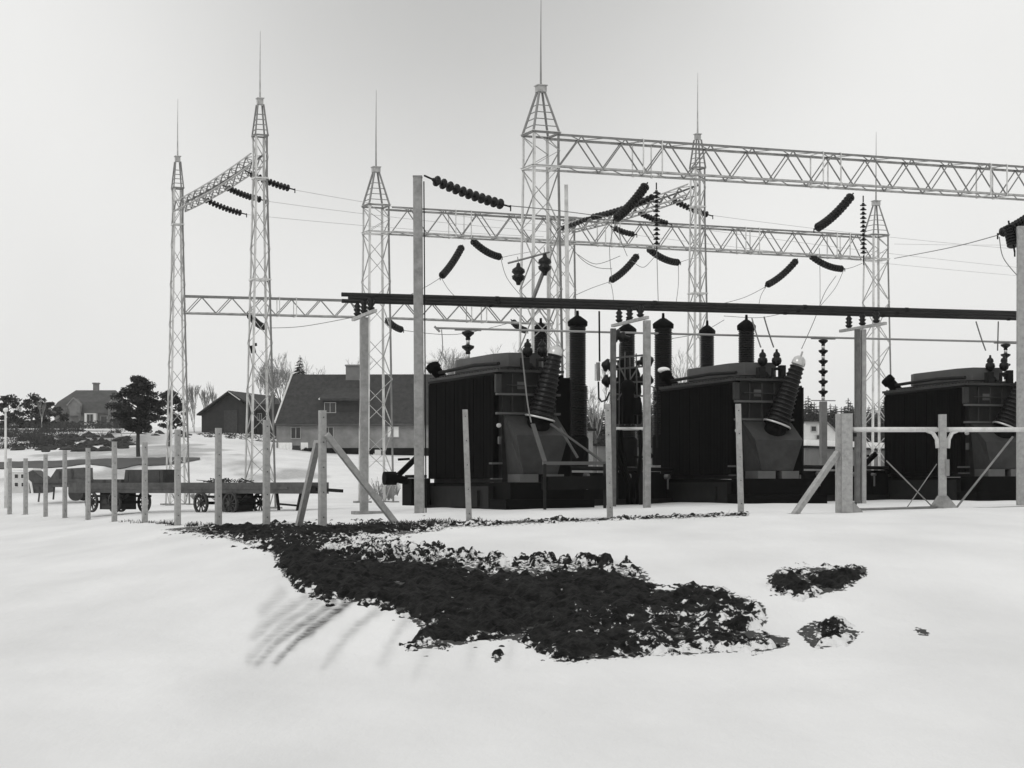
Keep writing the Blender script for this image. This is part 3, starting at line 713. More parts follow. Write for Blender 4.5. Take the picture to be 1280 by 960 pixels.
for px, n, r, ybase, lab in ((585, 2, .2, 448, 'two bell insulators under the left end of the pale pipe, above the first transformer'),
                    (1029, 6, .16, 500, 'stack of six bell insulators on a post right of the second transformer'),
                    (1257, 4, .17, 478, 'stack of four bell insulators above the third transformer')):
    k = (px-640)/F; s = (k*Q0.y-Q0.x)/(qd.x-k*qd.y); q = Q0+qd*s
    g = Vector((q.x, q.y, gz(q.x, q.y))); H = q.z-.05-g.z; zb = EYE+(HY-ybase)/F*q.y-g.z
    t = thing('post_insulator', lab, 'insulator', g, math.atan2(qd.y, qd.x), 'bell insulators holding the pale pipe')
    mb = MB(); mb.bar((0,0,-.2), (0,0,zb-.05), .2); part('post', mb, M['galv2'], t)
    ph = (H-zb)/n
    for i in range(n):
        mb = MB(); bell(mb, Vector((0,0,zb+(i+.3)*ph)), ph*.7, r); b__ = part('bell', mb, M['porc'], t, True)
        part('spacer', MB().tube([(0,0,zb+i*ph), (0,0,zb+(i+.36)*ph)], .06, 8), M['cap'], b__, True)
    for z_ in (H, zb-.02): part('bracket', MB().bar((-.43,0,z_), (.43,0,z_), .05, .03), M['galv2'], t)

# ------------------------------------------------------------------ tall ribbed columns behind the transformers
for px, topy, Y, r, lab in ((676,402,66,.27,'ribbed black column behind the leg of the near lattice tower'),
                       (722,393,62.5,.285,'ribbed black column standing clear right of the first transformer'),
                       (784,403,66,.28,'ribbed black column inside the double bus support'),
                       (829,396,62.5,.30,'ribbed black column at the left edge of the second transformer'),
                       (884,405,66,.25,'ribbed black column rising above the middle of the second transformer'),
                       (933,398,62.5,.27,'ribbed black column with cap above the right part of the second transformer')):
    g = G(px, Y); H = EYE+(HY-topy)/F*Y-g.z
    t = thing('ribbed_column', lab, 'bushing column', g, 0, 'ribbed black columns')
    part('pedestal', MB().box((0,0,.5), (.8,.8,1.4)), M['conc2'], t)
    part('tank', MB().lathe((0,0,1.2), (0,0,1), [(.34,0),(.36,.05),(.36,.9),(.3,1.0)], 16), M['black'], t, True)
    rb = MB(); z = 2.2; prof = []
    hb = H-.38
    while z < hb:
        rr_ = r*(1.2 if z < (hb-2.2)*.5+2.0 else 1.0); prof += [(rr_*.9, z-2.2), (rr_, z-2.2+.03), (rr_*.9, z-2.2+.055)]; z += .075
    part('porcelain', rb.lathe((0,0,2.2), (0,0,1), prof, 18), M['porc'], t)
    part('cap', MB().lathe((0,0,hb), (0,0,1), [(r*1.12,0),(r*1.15,.14),(r*.95,.2),(r*.35,.32),(.05,.34),(.04,.5)], 16), M['black'], t, True)

# ------------------------------------------------------------------ transformers
def transformer(px, Y, label, n):
    g = G(px, Y); t = thing('transformer', label, 'transformer', g, math.radians((22.7, 19.2, 15.5)[n]), 'power transformers')
    zt = 4.05+{0:0, 1:-.02, 2:-.02}[n]*2 - g.z           # lid height above ground
    # base frame with wheels
    part('dark_fill_slab', MB().b2(-.10, 2.5, -.95, 5.6, -.3, .26), M['black'], t)  # black slab added to darken the gap under the transformer
    fr = MB(); fr.b2(.05, 2.2, -.9, .3, .262, .72); fr.b2(.05, 2.2, 5.0, 5.3, .42, .72); fr.b2(.1, .35, .31, 4.99, .42, .70); fr.b2(1.85, 2.1, .31, 4.99, .42, .70); fr.b2(.36, 1.84, .32, 4.98, .25, .68)
    part('base_frame', fr, M['black'], t)
    sk = MB(); sk.b2(-.12, .03, .25, 4.9, .0, .62); sk.b2(-.20, -.121, .9, 2.9, .05, .5); part('skirt_panel', sk, M['darksteel'], t)
    for x in (.22, 2.0):
        for y in (.15, .95, 4.2, 5.1):
            mb = MB(); mb.tube([(x-.09,y,.24),(x+.09,y,.24)], .25, 18); mb.tube([(x-.12,y,.24),(x-.091,y,.24)], .12, 12); part('wheel', mb, M['darksteel'], t)
        tk = MB(); tk.b2(.18, 1.78, 0, 5.3, .72, zt-.05); part('tank', tk, M['tank'], t)
    for bb in ((-.02, 1.86, -.14, -.001, zt-.68, zt-.62), (-.02, 1.86, -.14, -.001, zt-1.2, zt-1.14), (-.15, .17, -.06, .14, zt-2.55, zt-2.50), (-.12, .17, -.05, .14, .8, .84), (.0, .16, -.02, .12, zt-.60, zt-.1)):
        part('stiffener', MB().b2(*bb), M['tank2'] if bb[5]-bb[4] < .3 else M['tank'], t)
    # radiators, left and right banks
    for x0, x1 in ((.0, .165), (1.80, 2.3)):
        for k in range(7):
            y0 = .22+k*.74; mb = MB()
            for i in range(7): mb.b2(x0, x1, y0+i*.1, y0+i*.1+.035, .84, zt-.15)
            mb.tube([((x0+x1)/2, y0-.01, zt-.12), ((x0+x1)/2, y0+.65, zt-.12)], .05, 8); mb.tube([((x0+x1)/2, y0-.01, .88), ((x0+x1)/2, y0+.65, .88)], .05, 8)
            mb.b2(x0+.03, x1-.03, y0, y0+.63, .86, zt-.17)
            part('radiator', mb, M['black'], t)
    hp = MB(); hp.tube([(.05,.2,zt-.07),(.05,5.35,zt-.07)], .05, 8); part('header_pipe', hp, M['darksteel'], t, True)
    lid = MB(); lid.b2(-.02, 1.95, -.16, 5.42, zt-.05, zt+.02); lid.b2(.2, 1.7, .2, 5.1, zt+.021, zt+.10); part('lid', lid, M['tank'], t)
    bl = MB()
    for i in range(26): bl.tube([(.02,-.1+i*.21,zt+.02),(.02,-.1+i*.21,zt+.05)], .025, 6)
    for i in range(9): bl.tube([(.1+i*.21,-.12,zt+.02),(.1+i*.21,-.12,zt+.05)], .025, 6)
    part('lid_bolt', bl, M['darksteel'], t)
    # faceted cover on the lid
    cv = MB(); ring = [(.35,1.1),(.55,.45),(1.5,.35),(1.75,.8),(1.75,3.9),(1.3,4.4),(.5,4.4),(.35,3.9)]
    cv.loft([(x,y,zt+.14) for x,y in ring], [(x,y,zt+.52) for x,y in ring]); part('cover', cv, M['tank2'], t)
    # pipes and valves on the lid
    pp = MB(); pp.tube([(.2,.3,zt+.2),(.15,2,zt+.25),(.2,4.9,zt+.2)], .05, 8); pp.tube([(1.2,-.05,zt+.02),(1.2,-.05,zt+.3),(1.6,-.05,zt+.34)], .05, 8); pp.sphere((1.0,.05,zt+.12), .12); pp.b2(.75,.95,-.1,.12,zt+.03,zt+.35); pp.b2(1.45,1.6,-.12,.1,zt+.03,zt+.42)
    part('lid_piping', pp, M['darksteel'], t)
    # relief vent at far left end
    vt = MB(); ax = Vector((-.35,0.2,.5)) if n != 2 else Vector((-.6,.2,.65))
    vt.lathe((.35,5.0,zt+.02), ax, [(.16,0),(.17,.35),(.21,.36),(.21,.56),(.16,.6)], 14); v_ = part('relief_vent', vt, M['black'], t, True)
    if n != 2:
        sc = MB(); c_ = Vector((.35,5.0,zt+.02))+ax.normalized()*.55; sc.sphere(c_+Vector((0,0,.1)), .2, 1, 1, .5); part('snow_cap', sc, M['snowcap'], v_, True)
    # turret box with the inclined bushing
    tb = MB()
    A = [(.2,-.001,zt-1.15),(1.75,-.001,zt-1.15),(1.75,-.001,.75),(.35,-.001,.75)]
    B = [(.2,-.95,zt-1.78),(1.72,-.95,zt-1.78),(1.45,-.85,.95),(.45,-.85,.95)]
    tb.loft(A[::-1], B[::-1]); part('turret_box', tb, M['tank'], t)
    ft = MB(); ft.b2(.3,.85,-.93,-.1,.721,.94); ft.b2(1.05,1.6,-.93,-.1,.721,.94); part('turret_foot', ft, M['tank2'], t)
    base = Vector((1.02,-.45,zt-1.62)); top = Vector(((1.52, 1.80, 1.92)[n],-.62,zt+.60)); ax = (top-base).normalized(); L = (top-base).length
    el = MB(); el.lathe(base-ax*.15, ax, [(.36,0),(.33,.25),(.30,.42),(.39,.43),(.39,.5)], 20); part('bushing_neck', el, M['black'], t, True)
    prof = []; s = .36; Lb = L-.22
    while s < Lb:
        f_ = (s-.36)/(Lb-.36); r = .385+(.205-.385)*f_; prof += [(r*.86, s), (r, s+.045), (r*.98, s+.065), (r*.86, s+.078)]; s += .128
    part('bushing_porcelain', MB().lathe(base, ax, prof, 22), M['porc'], t, False)
    rg_ = MB(); rg_.lathe(base, ax, [(.40,.30),(.42,.31),(.42,.345),(.40,.355)], 22); part('bushing_ring', rg_, M['cap'], t, True)
    cp = MB(); cp.lathe(base, ax, [(.19,Lb),(.20,Lb+.02),(.20,Lb+.1),(.17,Lb+.2),(.09,Lb+.27),(.03,Lb+.28),(.03,Lb+.42)], 16); part('bushing_cap', cp, M['cap'], t, True)
    # small low-voltage bushings near the front of the lid
    for x, y in ((1.08, .35), (1.42, .12)):
        mb = MB(); mb.lathe((x,y,zt+.4), (0,0,1), [(.05,0),(.05,.02),(.12,.06),(.15,.16),(.13,.24),(.08,.27),(.11,.3),(.09,.38),(.04,.42),(.03,.5)], 12); part('small_bushing', mb, M['porc'], t, True)
    # pump and valve group at the far left end
    pm = MB(); pm.b2(-.75, -.16, 4.7, 5.5, .05, .85); pm.b2(-.7,-.25,4.75,5.4,.86,.95); part('pump_housing', pm, M['black'], t)
    dm = MB(); dm.tube([(-1.45,5.1,.85),(-1.1,5.1,.85)], .2, 18); dm.tube([(-1.1,5.1,.85),(-.76,5.1,.78)], .12, 12); dm.bar((-1.0,5.1,.95),(-.4,5.1,1.5), .14); dm.bar((-1.05,5.0,1.4),(-.7,5.0,1.42), .07); part('pump', dm, M['black'], t, False)
    # conduits down the right side
    cd = MB(); cd.tube([(2.34,.25,.1),(2.34,.25,zt-.2)], .03, 8); cd.tube([(2.42,.45,.1),(2.42,.45,zt-.25)], .03, 8); part('conduit', cd, M['darksteel'], t, True)
    # fittings at the front corner
    part('gauge', MB().tube([(.05,-.12,zt-1.5),(.05,-.05,zt-1.5)], .06, 12), M['cap'], t); part('handle', MB().b2(.04,.1,-.12,-.02,zt-2.0,zt-1.8), M['tank2'], t)
    pn = MB()
    for k in range(3): pn.b2(.45+k*.4, .5+k*.4, -.03, -.001, .95, zt-.1)
    pn.tube([(.3,-.06,zt-.4),(1.6,-.06,zt-.42)], .02, 6); part('tank_rib', pn, M['tank'], t)
    part('name_plate', MB().b2(.62, .9, -.02, -.001, zt-.5, zt-.3), M['tank2'], t)
    return t
transformer(620, 52, 'first transformer, leftmost, just right of the tallest concrete pole', 0)
transformer(918, 55.5, 'second transformer, in the middle of the photo with a silver tipped bushing', 1)
transformer(1205, 58, 'third transformer, behind the gate at the right', 2)
for a_, b_, lab in (((951,434,55.9),(940,398,56.5),'lead from the second transformer up to the bus bars, left of a pair'), ((967,434,55.6),(955,396,55.0),'lead from the second transformer up to the bus bars, right of a pair'),
                    ((1232,438,58),(1220,402,57.5),'lead from the third transformer up to the bus bars, left of a pair'), ((1247,438,57.6),(1248,402,57),'lead from the third transformer up to the bus bars, right of a pair')):
    wire([P(*a_), P(*b_)], lab, .022, .03)
wire([P(1002,436,55), P(1018,400,56), P(1031,366,60), P(1045,345,66)], 'fine wire rising from the silver tip of the second transformer', .012)
wire([P(652,436,52), P(659,500,51.2), P(664,528,50.8)], 'thin cable hanging in front of the first transformer bushing', .02)

# steel trestle right of the first transformer
o_ = G(700, 50.6); t = thing('steel_trestle', 'light angle iron trestle in front of the first transformer with slanting braces', 'trestle', o_)
zr = 51.0
part('rail', MB().bar(P(679,579,50.2), P(760,579,51.4), .1, .09), M['tank2'], t, False, True)
part('brace', MB().bar(P(666,530,50.6), P(681,577,50.2), .11, .05), M['tank2'], t, False, True)
part('brace', MB().bar(P(688,530,50.9), P(752,576,51.2), .10, .05), M['tank2'], t, False, True)
part('brace', MB().bar(P(722,572,51.3), P(700,535,51.5), .07, .05), M['tank2'], t, False, True)
part('leg', MB().bar(P(681,580,50.2), P(681,637,50.2), .12, .08), M['darksteel'], t, False, True)
part('leg', MB().bar(P(756,580,51.3), P(756,636,51.3), .12, .08), M['darksteel'], t, False, True)
part('lower_rail', MB().bar(P(681,604,50.25), P(757,603,51.35), .3, .35), M['plinth'], t, False, True)

# dark retaining walls between the transformers
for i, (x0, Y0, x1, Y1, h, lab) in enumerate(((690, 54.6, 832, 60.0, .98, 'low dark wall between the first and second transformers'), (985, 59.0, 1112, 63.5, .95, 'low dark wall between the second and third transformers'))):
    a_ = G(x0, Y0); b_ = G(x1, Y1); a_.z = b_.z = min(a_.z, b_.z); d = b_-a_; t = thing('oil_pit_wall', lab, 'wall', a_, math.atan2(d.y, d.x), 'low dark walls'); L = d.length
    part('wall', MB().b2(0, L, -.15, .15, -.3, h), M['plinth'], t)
    part('kerb', MB().b2(0, L, -.5, -.151, -.3, .2), M['conc2'] if i == 5 else M['darksteel'], t)
    vv = MB()
    for k in range(6): x = .3+k*(L-.6)/5; vv.tube([(x,-.3,h*.9),(x,-.151,h*.9)], .05+.03*(k % 2), 10); vv.tube([(x,-.25,h*.5),(x,-.25,h*.95)], .03, 8)
    part('valve', vv, M['galv2'], t)
    pp = MB(); pp.tube([(.1,-.3,h+.12),(L-.1,-.3,h+.12)], .06, 8)
    part('pipe', pp, M['darksteel'], t, True)

# circuit breaker group between the first two transformers
g = G(788, 57.2); t = thing('circuit_breaker', 'tangle of black switchgear on a platform inside the double bus support', 'switchgear', g)
def Q(px, py, Y=57.2): return P(px, py, Y)
part('platform', MB().bar(Q(766,536), Q(808,536), 1.0, .07), M['galv'], t, False, True)
for x, y_ in ((770,56.8), (800,56.8), (775,57.6), (806,57.6)):
    part('leg', MB().bar(P(x,538,y_), P(x+(1 if x > 780 else 1),634,y_), .10), M['darksteel'], t, False, True)
body = MB(); body.lathe(Q(778,530), (0,0,1), [(.2,0),(.24,.1),(.24,.7),(.17,.8),(.22,.9),(.22,1.3),(.16,1.4),(.16,1.9)], 14); body.lathe(P(792,530,57.5), (0,0,1), [(.22,0),(.26,.1),(.26,.6),(.2,.8),(.24,.95),(.2,1.5),(.12,1.7)], 14); body.lathe(P(785,530,56.7), (0,0,1), [(.18,0),(.18,.9),(.25,1.0),(.2,1.2),(.1,1.3)], 12)
part('pole_body', body, M['black'], t, True, True)
bx_ = MB(); bx_.box(Q(792,508,56.9), (.42,.4,.5)); bx_.box(Q(776,500,57.3), (.3,.3,.4)); part('mechanism_box', bx_, M['black'], t, False, True)
gr = MB()
for x in (768, 774, 781, 789, 797): gr.tube([Q(x,532,57.0), Q(x+random.uniform(-2,2),440+random.uniform(-12,20),57.0)], .022, 6)
for y in (448, 462, 478, 492): gr.bar(Q(764,y,57.05), Q(806,y+random.uniform(-5,5),57.05), .05)
gr.bar(Q(772,500,56.8), Q(800,455,56.8), .04); gr.bar(Q(796,500,56.8), Q(770,450,56.8), .04)
part('linkage', gr, M['tank2'], t, False, True)
for (x, y, dx) in ((752,455,1),(752,477,1),(817,449,-1),(817,476,-1),(765,418,1)):
    mb = MB(); a_ = Q(x,y); ax = Vector((dx,0,-.25 if y < 460 else .1)); mb.lathe(a_, ax, [(.05,0),(.09,.04),(.2,.12),(.2,.2),(.11,.22),(.17,.3),(.17,.36),(.08,.4),(.08,.55)], 14); part('side_insulator', mb, M['porc'], t, True, True)
for (x, y0, y1) in ((749,389,452),(748,477,497)):
    part('contact_rod', MB().tube([Q(x,y0), Q(x+.5,y1)], .03, 6), M['darksteel'], t, False, True)
part('contact_rod', MB().tube([Q(747.5,453), Q(748,476)], .06, 8), M['galv2'], t, False, True)
part('contact_rod', MB().tube([Q(748,497), Q(752,502), Q(758,500), Q(762,490)], .03, 6), M['darksteel'], t, False, True)
for (x0, x1, b) in ((768, 784, 0), (772, 789, .3), (776, 786, .6), (800, 796, .2)):
    part('cable', MB().tube([P(x0,538,56.6+b), P(x0+1,560,56.5+b), P((x0+x1)/2+1,585,56.5+b), P(x1,605,56.6+b), P(x1+1,630,56.6+b)], .055, 8), M['black'], t, True, True)
hw = MB(); c_ = P(813,495,58.5)
for k in range(20):
    a0 = 2*PI*k/20; a1 = 2*PI*(k+1)/20; hw.bar(c_+Vector((math.cos(a0)*.22,0,math.sin(a0)*.3)), c_+Vector((math.cos(a1)*.22,0,math.sin(a1)*.3)), .03)
for k in range(4): a0 = PI*k/4; hw.bar(c_+Vector((math.cos(a0)*.22,0,math.sin(a0)*.3)), c_-Vector((math.cos(a0)*.22,0,math.sin(a0)*.3)), .02)
part('wheel', hw, M['galv2'], t, False, True)
part('upright', MB().bar(P(821,450,58.5), P(822,560,58.5), .05).bar(P(744,455,57.2), P(744,476,57.2), .02), M['darksteel'], t, False, True)

# ------------------------------------------------------------------ fence
ordn = ['outermost at the left edge', 'second from the left edge', 'third from the left edge', 'fourth from the left edge', 'fifth from the left edge', 'sixth from the left edge', 'seventh from the left edge', 'eighth from the left edge', 'ninth from the left edge', 'tenth from the left edge, last before the braced corner post']
FP = [(12,78,573),(32,77,573),(57,73.5,568),(81,69.5,563),(110,65.5,560),(143,60.5,552),(181,56,553),(222,51.6,537),(273,48.2,535),(333,45.2,525)]
def fpost(px, Y, topy, w, label, lean=0, group='slim concrete fence posts', by=None):
    g = G(px, Y)
    if by is not None: g.z = EYE-(by-HY)*Y/F
    h = EYE+(HY-topy)/F*Y-g.z
    t = thing('fence_post', label, 'fence post', g, TH if w > .14 else 0, group); mb = MB(); a = w/2
    cr = .25
    def ring(r, z, dx): return [(dx+sx*r*(1-(cr if k else 0)), sy*r*(1-(0 if k else cr)), z) for sx, sy, k in ((-1,-1,0),(-1,-1,1),(1,-1,1),(1,-1,0),(1,1,0),(1,1,1),(-1,1,1),(-1,1,0))]
    mb.loft(ring(a*1.05, -.5, 0), ring(a*.95, h, lean)); mb.v = [tuple(v) for v in mb.v]
    part('shaft', mb, M['conc'], t)
    hk = MB()
    for k in range(5): z = .25+k*(h-.4)/4; hk.tube([(lean*z/h, -a-.03, z), (lean*z/h, -a*.6, z)], .012, 5)
    part('wire_hook', hk, M['darksteel'], t)
    return t
for (px, Y, ty), o in zip(FP, ordn): fpost(px, Y, ty, .155 if px > 40 else .17, 'slim pale fence post, '+o)
t = fpost(403, 41.6, 513, .16, 'thicker corner fence post held by two slanting struts', group='corner and strut posts')
for a_, b_, lab in (((397,552,41.9),(372,663,43.0),'strut leaning against the corner fence post from the left'), ((408,543,41.5),(499,660,42.3),'strut leaning against the corner fence post from the right'), ((1047,566,45),(992,645,44.0),'strut leaning left against the heavy gate post')):
    mb = MB().bar(P(*a_), P(*b_), .125, .125); single('fence_strut', mb, M['conc'], lab, 'strut', 'slanting fence struts')
fpost(587.5, 42.8, 512, .125, 'leaning slim post in front of the first transformer', lean=-.11, by=656)
fpost(763, 43.1, 505, .13, 'slim post in front of the gap between the first two transformers', lean=-.06, by=648)
fpost(927, 44, 505, .13, 'slim post in front of the second transformer', lean=-.08, by=643)
# gate
g = G(1057, 45); g.z = EYE-(641-HY)*45/F; H = EYE+(HY-517)/F*45-g.z
t = thing('gate_post', 'heavy square concrete gate post with a strut on its left', 'gate post', g)
part('shaft', MB().box((0.02,0,H/2-.25), (.25,.25,H+.5)).box((-.155,.1,H/2-.25), (.10,.25,H+.5)), M['conc'], t)
for z_ in (H-.5, .2): part('hinge', MB().box((.19,-.02,z_), (.12,.1,.08)), M['darksteel'], t)
part('base_flange', MB().loft([(.14,-.1,-.1),(.5,-.1,-.1),(.5,.1,-.1),(.14,.1,-.1)], [(.14,-.1,.25),(.18,-.1,.25),(.18,.1,.25),(.14,.1,.25)]), M['conc2'], t)
def leaf(name, pts0, pts1, label):
    pass
def gate_leaf(xa, xb, Ya, Yb, label, hinge_left, bars):
    A0 = P(xa, 0, Ya); B0_ = P(xb, 0, Yb)
    yt = lambda px: 537
    za = EYE+(HY-537)/F*Ya; zb = EYE+(HY-537)/F*Yb; ga = G(xa, Ya).z; gb = G(xb, Yb).z
    t = thing('gate_leaf', label, 'gate', (A0.x, A0.y, ga), 0, 'steel gate leaves')
    W = lambda px, py: P(px, py, Ya+(Yb-Ya)*(px-xa)/(xb-xa))
    part('top_rail', MB().tube([W(xa, 537), W(xb, 537)], .06, 8), M['galv'], t, True, True)
    part('bottom_rail', MB().tube([W(xa, 637), W(xb, 634 if xb < 1250 else 633)], .03, 8), M['galv2'], t, True, True)
    for seg in bars: part('brace_rod', MB().tube([W(*seg[0]), W(*seg[1])], seg[2], 6), M['galv2'], t, True, True)
    return t, W
t, W = gate_leaf(1066, 1171, 45.0, 46.6, 'left gate leaf between the heavy gate post and the slim middle post', True, [((1108,576),(1166,634),.016), ((1171,580),(1134,634),.012)])
c1 = MB().tube([W(1158,538), W(1166,541), W(1171,549), W(1172,560)], .05, 8); part('corner_bracket', c1, M['galv'], t, True, True)
t, W = gate_leaf(1184, 1310, 46.8, 48.6, 'right gate leaf running out of the photo at the right edge', False, [((1266,546),(1196,634),.026)])
c1 = MB().tube([W(1197,538), W(1190,541), W(1186,549), W(1185,560)], .05, 8); part('corner_bracket', c1, M['galv'], t, True, True)
g = G(1178, 46.7); g.z = EYE-(635-HY)*46.7/F; H = EYE+(HY-518)/F*46.7-g.z
t = thing('gate_post', 'slim middle gate post where the two leaves meet', 'gate post', g)
part('shaft', MB().box((0,0,H/2-.2), (.17,.17,H+.4)), M['conc'], t)
part('foot', MB().loft([(-.34,-.12,-.05),(.4,-.12,-.05),(.4,.12,-.05),(-.34,.12,-.05)], [(-.1,-.1,.3),(.1,-.1,.3),(.1,.1,.3),(-.1,.1,.3)]), M['conc2'], t)
part('lock_box', MB().box((.1,-.1,.98), (.09,.06,.4)), M['galv2'], t)
# lamp post at far left
g = G(7, 82); t = thing('lamp_post', 'thin pole with a small white lamp at the far left edge', 'lamp post', g); zt = EYE+(HY-514)/F*82-g.z
part('pole', MB().tube([(0,0,-.3),(0,0,zt)], [.07,.045], 8), M['galv'], t, True)
part('lamp', MB().sphere((0,0,zt+.05), .11, 1, 1, .9), M['white'], t, True)

# dry tufts along the fence line
def tuft_mesh(n, h, s):
    mb = MB()
    for i in range(n):
        a = random.uniform(0, 2*PI); r = random.random()*s; x, y = r*math.cos(a), r*math.sin(a); b = random.uniform(0, 2*PI); L = h*random.uniform(.5,1.1); ln = random.uniform(.1,.7)*L
        w = .012; dx, dy = math.cos(b), math.sin(b)
        mb.add([(x-dy*w,y+dx*w,-.02),(x+dy*w,y-dx*w,-.02),(x+dx*ln*.5,y+dy*ln*.5,L*.7),(x+dx*ln,y+dy*ln,L)], [(0,1,2),(0,2,3)])
    return mb
tf = MB()
for i in range(170):
    px = random.choice([random.uniform(186, 430), random.uniform(150, 620), random.uniform(430, 560)]); Y = float(np.interp(px, [56,110,181,222,273,333,403,592,764,930], [73.5,65.5,56,51.6,48.2,45.2,41.8,42.8,43.2,44]))-random.uniform(-.6, .9)
    q = G(px, Y); s = tuft_mesh(14, random.uniform(.05,.13), .16); tf.add([(v[0]+q.x, v[1]+q.y, v[2]+q.z) for v in s.v], s.f)
tag(link_mesh('dry_grass', tf, M['shrub']), 'sparse dry grass and litter along the foot of the fence', 'grass', kind='stuff')
st_ = MB()
for k in range(26): # loose clods in front of the bank
    px = random.uniform(520, 980); Y = random.uniform(20.3, 21.6); q = G(px, Y); r = random.uniform(.015,.045)
    if px < 560 and Y < 20.8: continue
    st_.sphere((q.x, q.y, q.z+r*.2), r, random.uniform(.8,1.6), random.uniform(.8,1.4), random.uniform(.5,.9), 7, 5)
tag(link_mesh('soil_crumbs', st_, M['earth']), 'small crumbs of soil scattered on the snow below the bank', 'soil', kind='stuff')

# ------------------------------------------------------------------ wagon with long bed
W0 = G(100, 69.5); W1 = G(396, 60.5); wd_ = W1-W0; wl = math.hypot(wd_.x, wd_.y); wr = math.atan2(wd_.y, wd_.x); wz = (W0.z+W1.z)/2
W0.z = wz
t = thing('transport_wagon', 'long low timber wagon standing behind the left fence', 'wagon', W0, wr)
bed = MB(); hb = .62
bed.b2(0, wl, -.5, -.36, hb+.06, hb+.42); bed.b2(0, wl, .36, .5, hb+.06, hb+.42); bed.b2(.05, wl-.05, -.355, .355, hb+.3, hb+.38); bed.b2(1, wl-.8, -.52, -.501, hb+.2, hb+.27)
part('bed', bed, M['wood'], t)
def wagon_wheel(x, y, r=.36):
    w = MB(); n = 24
    for k in range(n):
        a0 = 2*PI*k/n; a1 = 2*PI*(k+1)/n
        w.bar((x+r*.93*math.cos(a0), y, r+r*.93*math.sin(a0)), (x+r*.93*math.cos(a1), y, r+r*.93*math.sin(a1)), .06, .09, up=(0,1,0))
    for k in range(10): a0 = 2*PI*k/10; w.bar((x, y, r), (x+r*.9*math.cos(a0), y, r+r*.9*math.sin(a0)), .035)
    w.tube([(x, y-.1, r), (x, y+.1, r)], .08, 12)
    return w
def at_px(px):     # distance along the wagon for a bearing
    k = (px-640)/F; return (k*W0.y-W0.x)/(math.cos(wr)-k*math.sin(wr))
for px in (133, 162, 270, 307):
    x = at_px(px)
    for y in (-.62, .62): part('wheel', wagon_wheel(x, y), M['wood2'], t)
    part('axle', MB().box((x, 0, .36), (.1, 1.2, .1)), M['darksteel'], t)
for pa, pb in ((138, 157), (282, 303)):
    x0, x1 = at_px(pa), at_px(pb); b_ = MB(); b_.b2(x0, x1, -.45, .45, .1, hb-.02); b_.b2(x0+.2, x0+.5, -.5, -.451, .3, hb); part('tool_box', b_, M['wood2'], t)
    fr = MB(); fr.bar((x0-.7,-.55,hb-.05), (x1+.7,-.55,hb-.05), .1, .08); fr.bar((x0-.7,.55,hb-.05), (x1+.7,.55,hb-.05), .1, .08); fr.b2(x0-.2, x1+.2, -.3, .3, hb-.04, hb+.06); fr.bar((x0-.75,-.5,hb), (x0-.3,-.5,.36), .06); fr.bar((x1+.9,-.5,hb), (x1+.3,-.5,.36), .06); part('bogie_frame', fr, M['darksteel'], t)
dr = MB(); dr.bar((wl,0,hb+.2), (wl+1.2,0,hb+.15), .1); dr.bar((wl-.4,-.3,hb+.1), (wl-.6,-.3,.1), .08); dr.bar((wl-1.6,-.3,hb+.1), (wl-1.5,-.3,.15), .07); dr.bar((wl-1.5,-.3,.35), (wl-.5,-.3,.3), .06);  part('drawbar', dr, M['darksteel'], t)
zt = wz+hb+.42
def on_wagon(pa, pb, h, w, label, name, m, cham=0):
    x0, x1 = at_px(pa), at_px(pb); c_ = W0+Vector((math.cos(wr), math.sin(wr), 0))*((x0+x1)/2); c_.z = zt
    tt = thing(name, label, 'crate', c_, wr, 'boxes lying on the wagon'); L = (x1-x0)/2
    mb = MB(); mb.loft([(-L,-w/2,.002),(L,-w/2,.002),(L,w/2,.002),(-L,w/2,.002)], [(-L+cham,-w/2,h),(L,-w/2,h),(L,w/2,h),(-L+cham,w/2,h)]); part('box', mb, m, tt)
    b_ = MB()
    for s in (-.8, .0, .8): b_.b2(L*s-.05, L*s+.05, -w/2-.02, -w/2-.001, .02, h*.9)
    part('batten', b_, M['wood2'], tt)
    return tt
on_wagon(165, 214, .45, .7, 'long dark timber box on the wagon just left of the leftmost tower', 'timber_crate', M['wood2'], .1)
on_wagon(120, 160, .12, .6, 'low stack of planks on the left part of the wagon', 'plank_stack', M['wood'])
bh = MB()
for k in range(70):
    a = Vector((at_px(285)+random.uniform(-1.0,1.0), random.uniform(-.4,.4), hb+.42+random.uniform(0,.05))); b_ = a+Vector((random.uniform(-.5,.5), random.uniform(-.2,.2), random.uniform(.0,.13))); bh.bar(a, b_, .02)
R_ = ROOT[t.name]; bh.v = [tuple(R_@Vector(v)) for v in bh.v]
single('brushwood_heap', bh, M['wood2'], 'small heap of brushwood on the right part of the wagon', 'brushwood')
# second cart and hut
g = G(88, 84); g.z = zy(626, 84)-.0
t = thing('box_cart', 'dark box cart with one sloping end, left of the wagon', 'cart', g, -.12)
b_ = MB(); s_ = 84/F
X = lambda px: (px-88)*s_
b_.loft([(X(48),-.7,.6),(X(112),-.7,.6),(X(112),.7,.6),(X(48),.7,.6)], [(X(48),-.7,.95),(X(112),-.7,.95),(X(112),.7,.95),(X(48),.7,.95)])
b_.loft([(X(68),-.65,.951),(X(111),-.65,.951),(X(111),.65,.951),(X(68),.65,.951)], [(X(76),-.6,1.38),(X(111),-.6,1.45),(X(111),.6,1.45),(X(76),.6,1.38)])
part('box', b_, M['wood'], t)
b_ = MB(); b_.b2(X(48), X(112), -.72, -.701, .72, .78); b_.b2(X(80), X(82), -.67, -.651, .96, 1.3); b_.b2(X(96), X(98), -.67, -.651, .96, 1.38); part('batten', b_, M['wood2'], t)
for x in (X(98), X(104)):
    pass
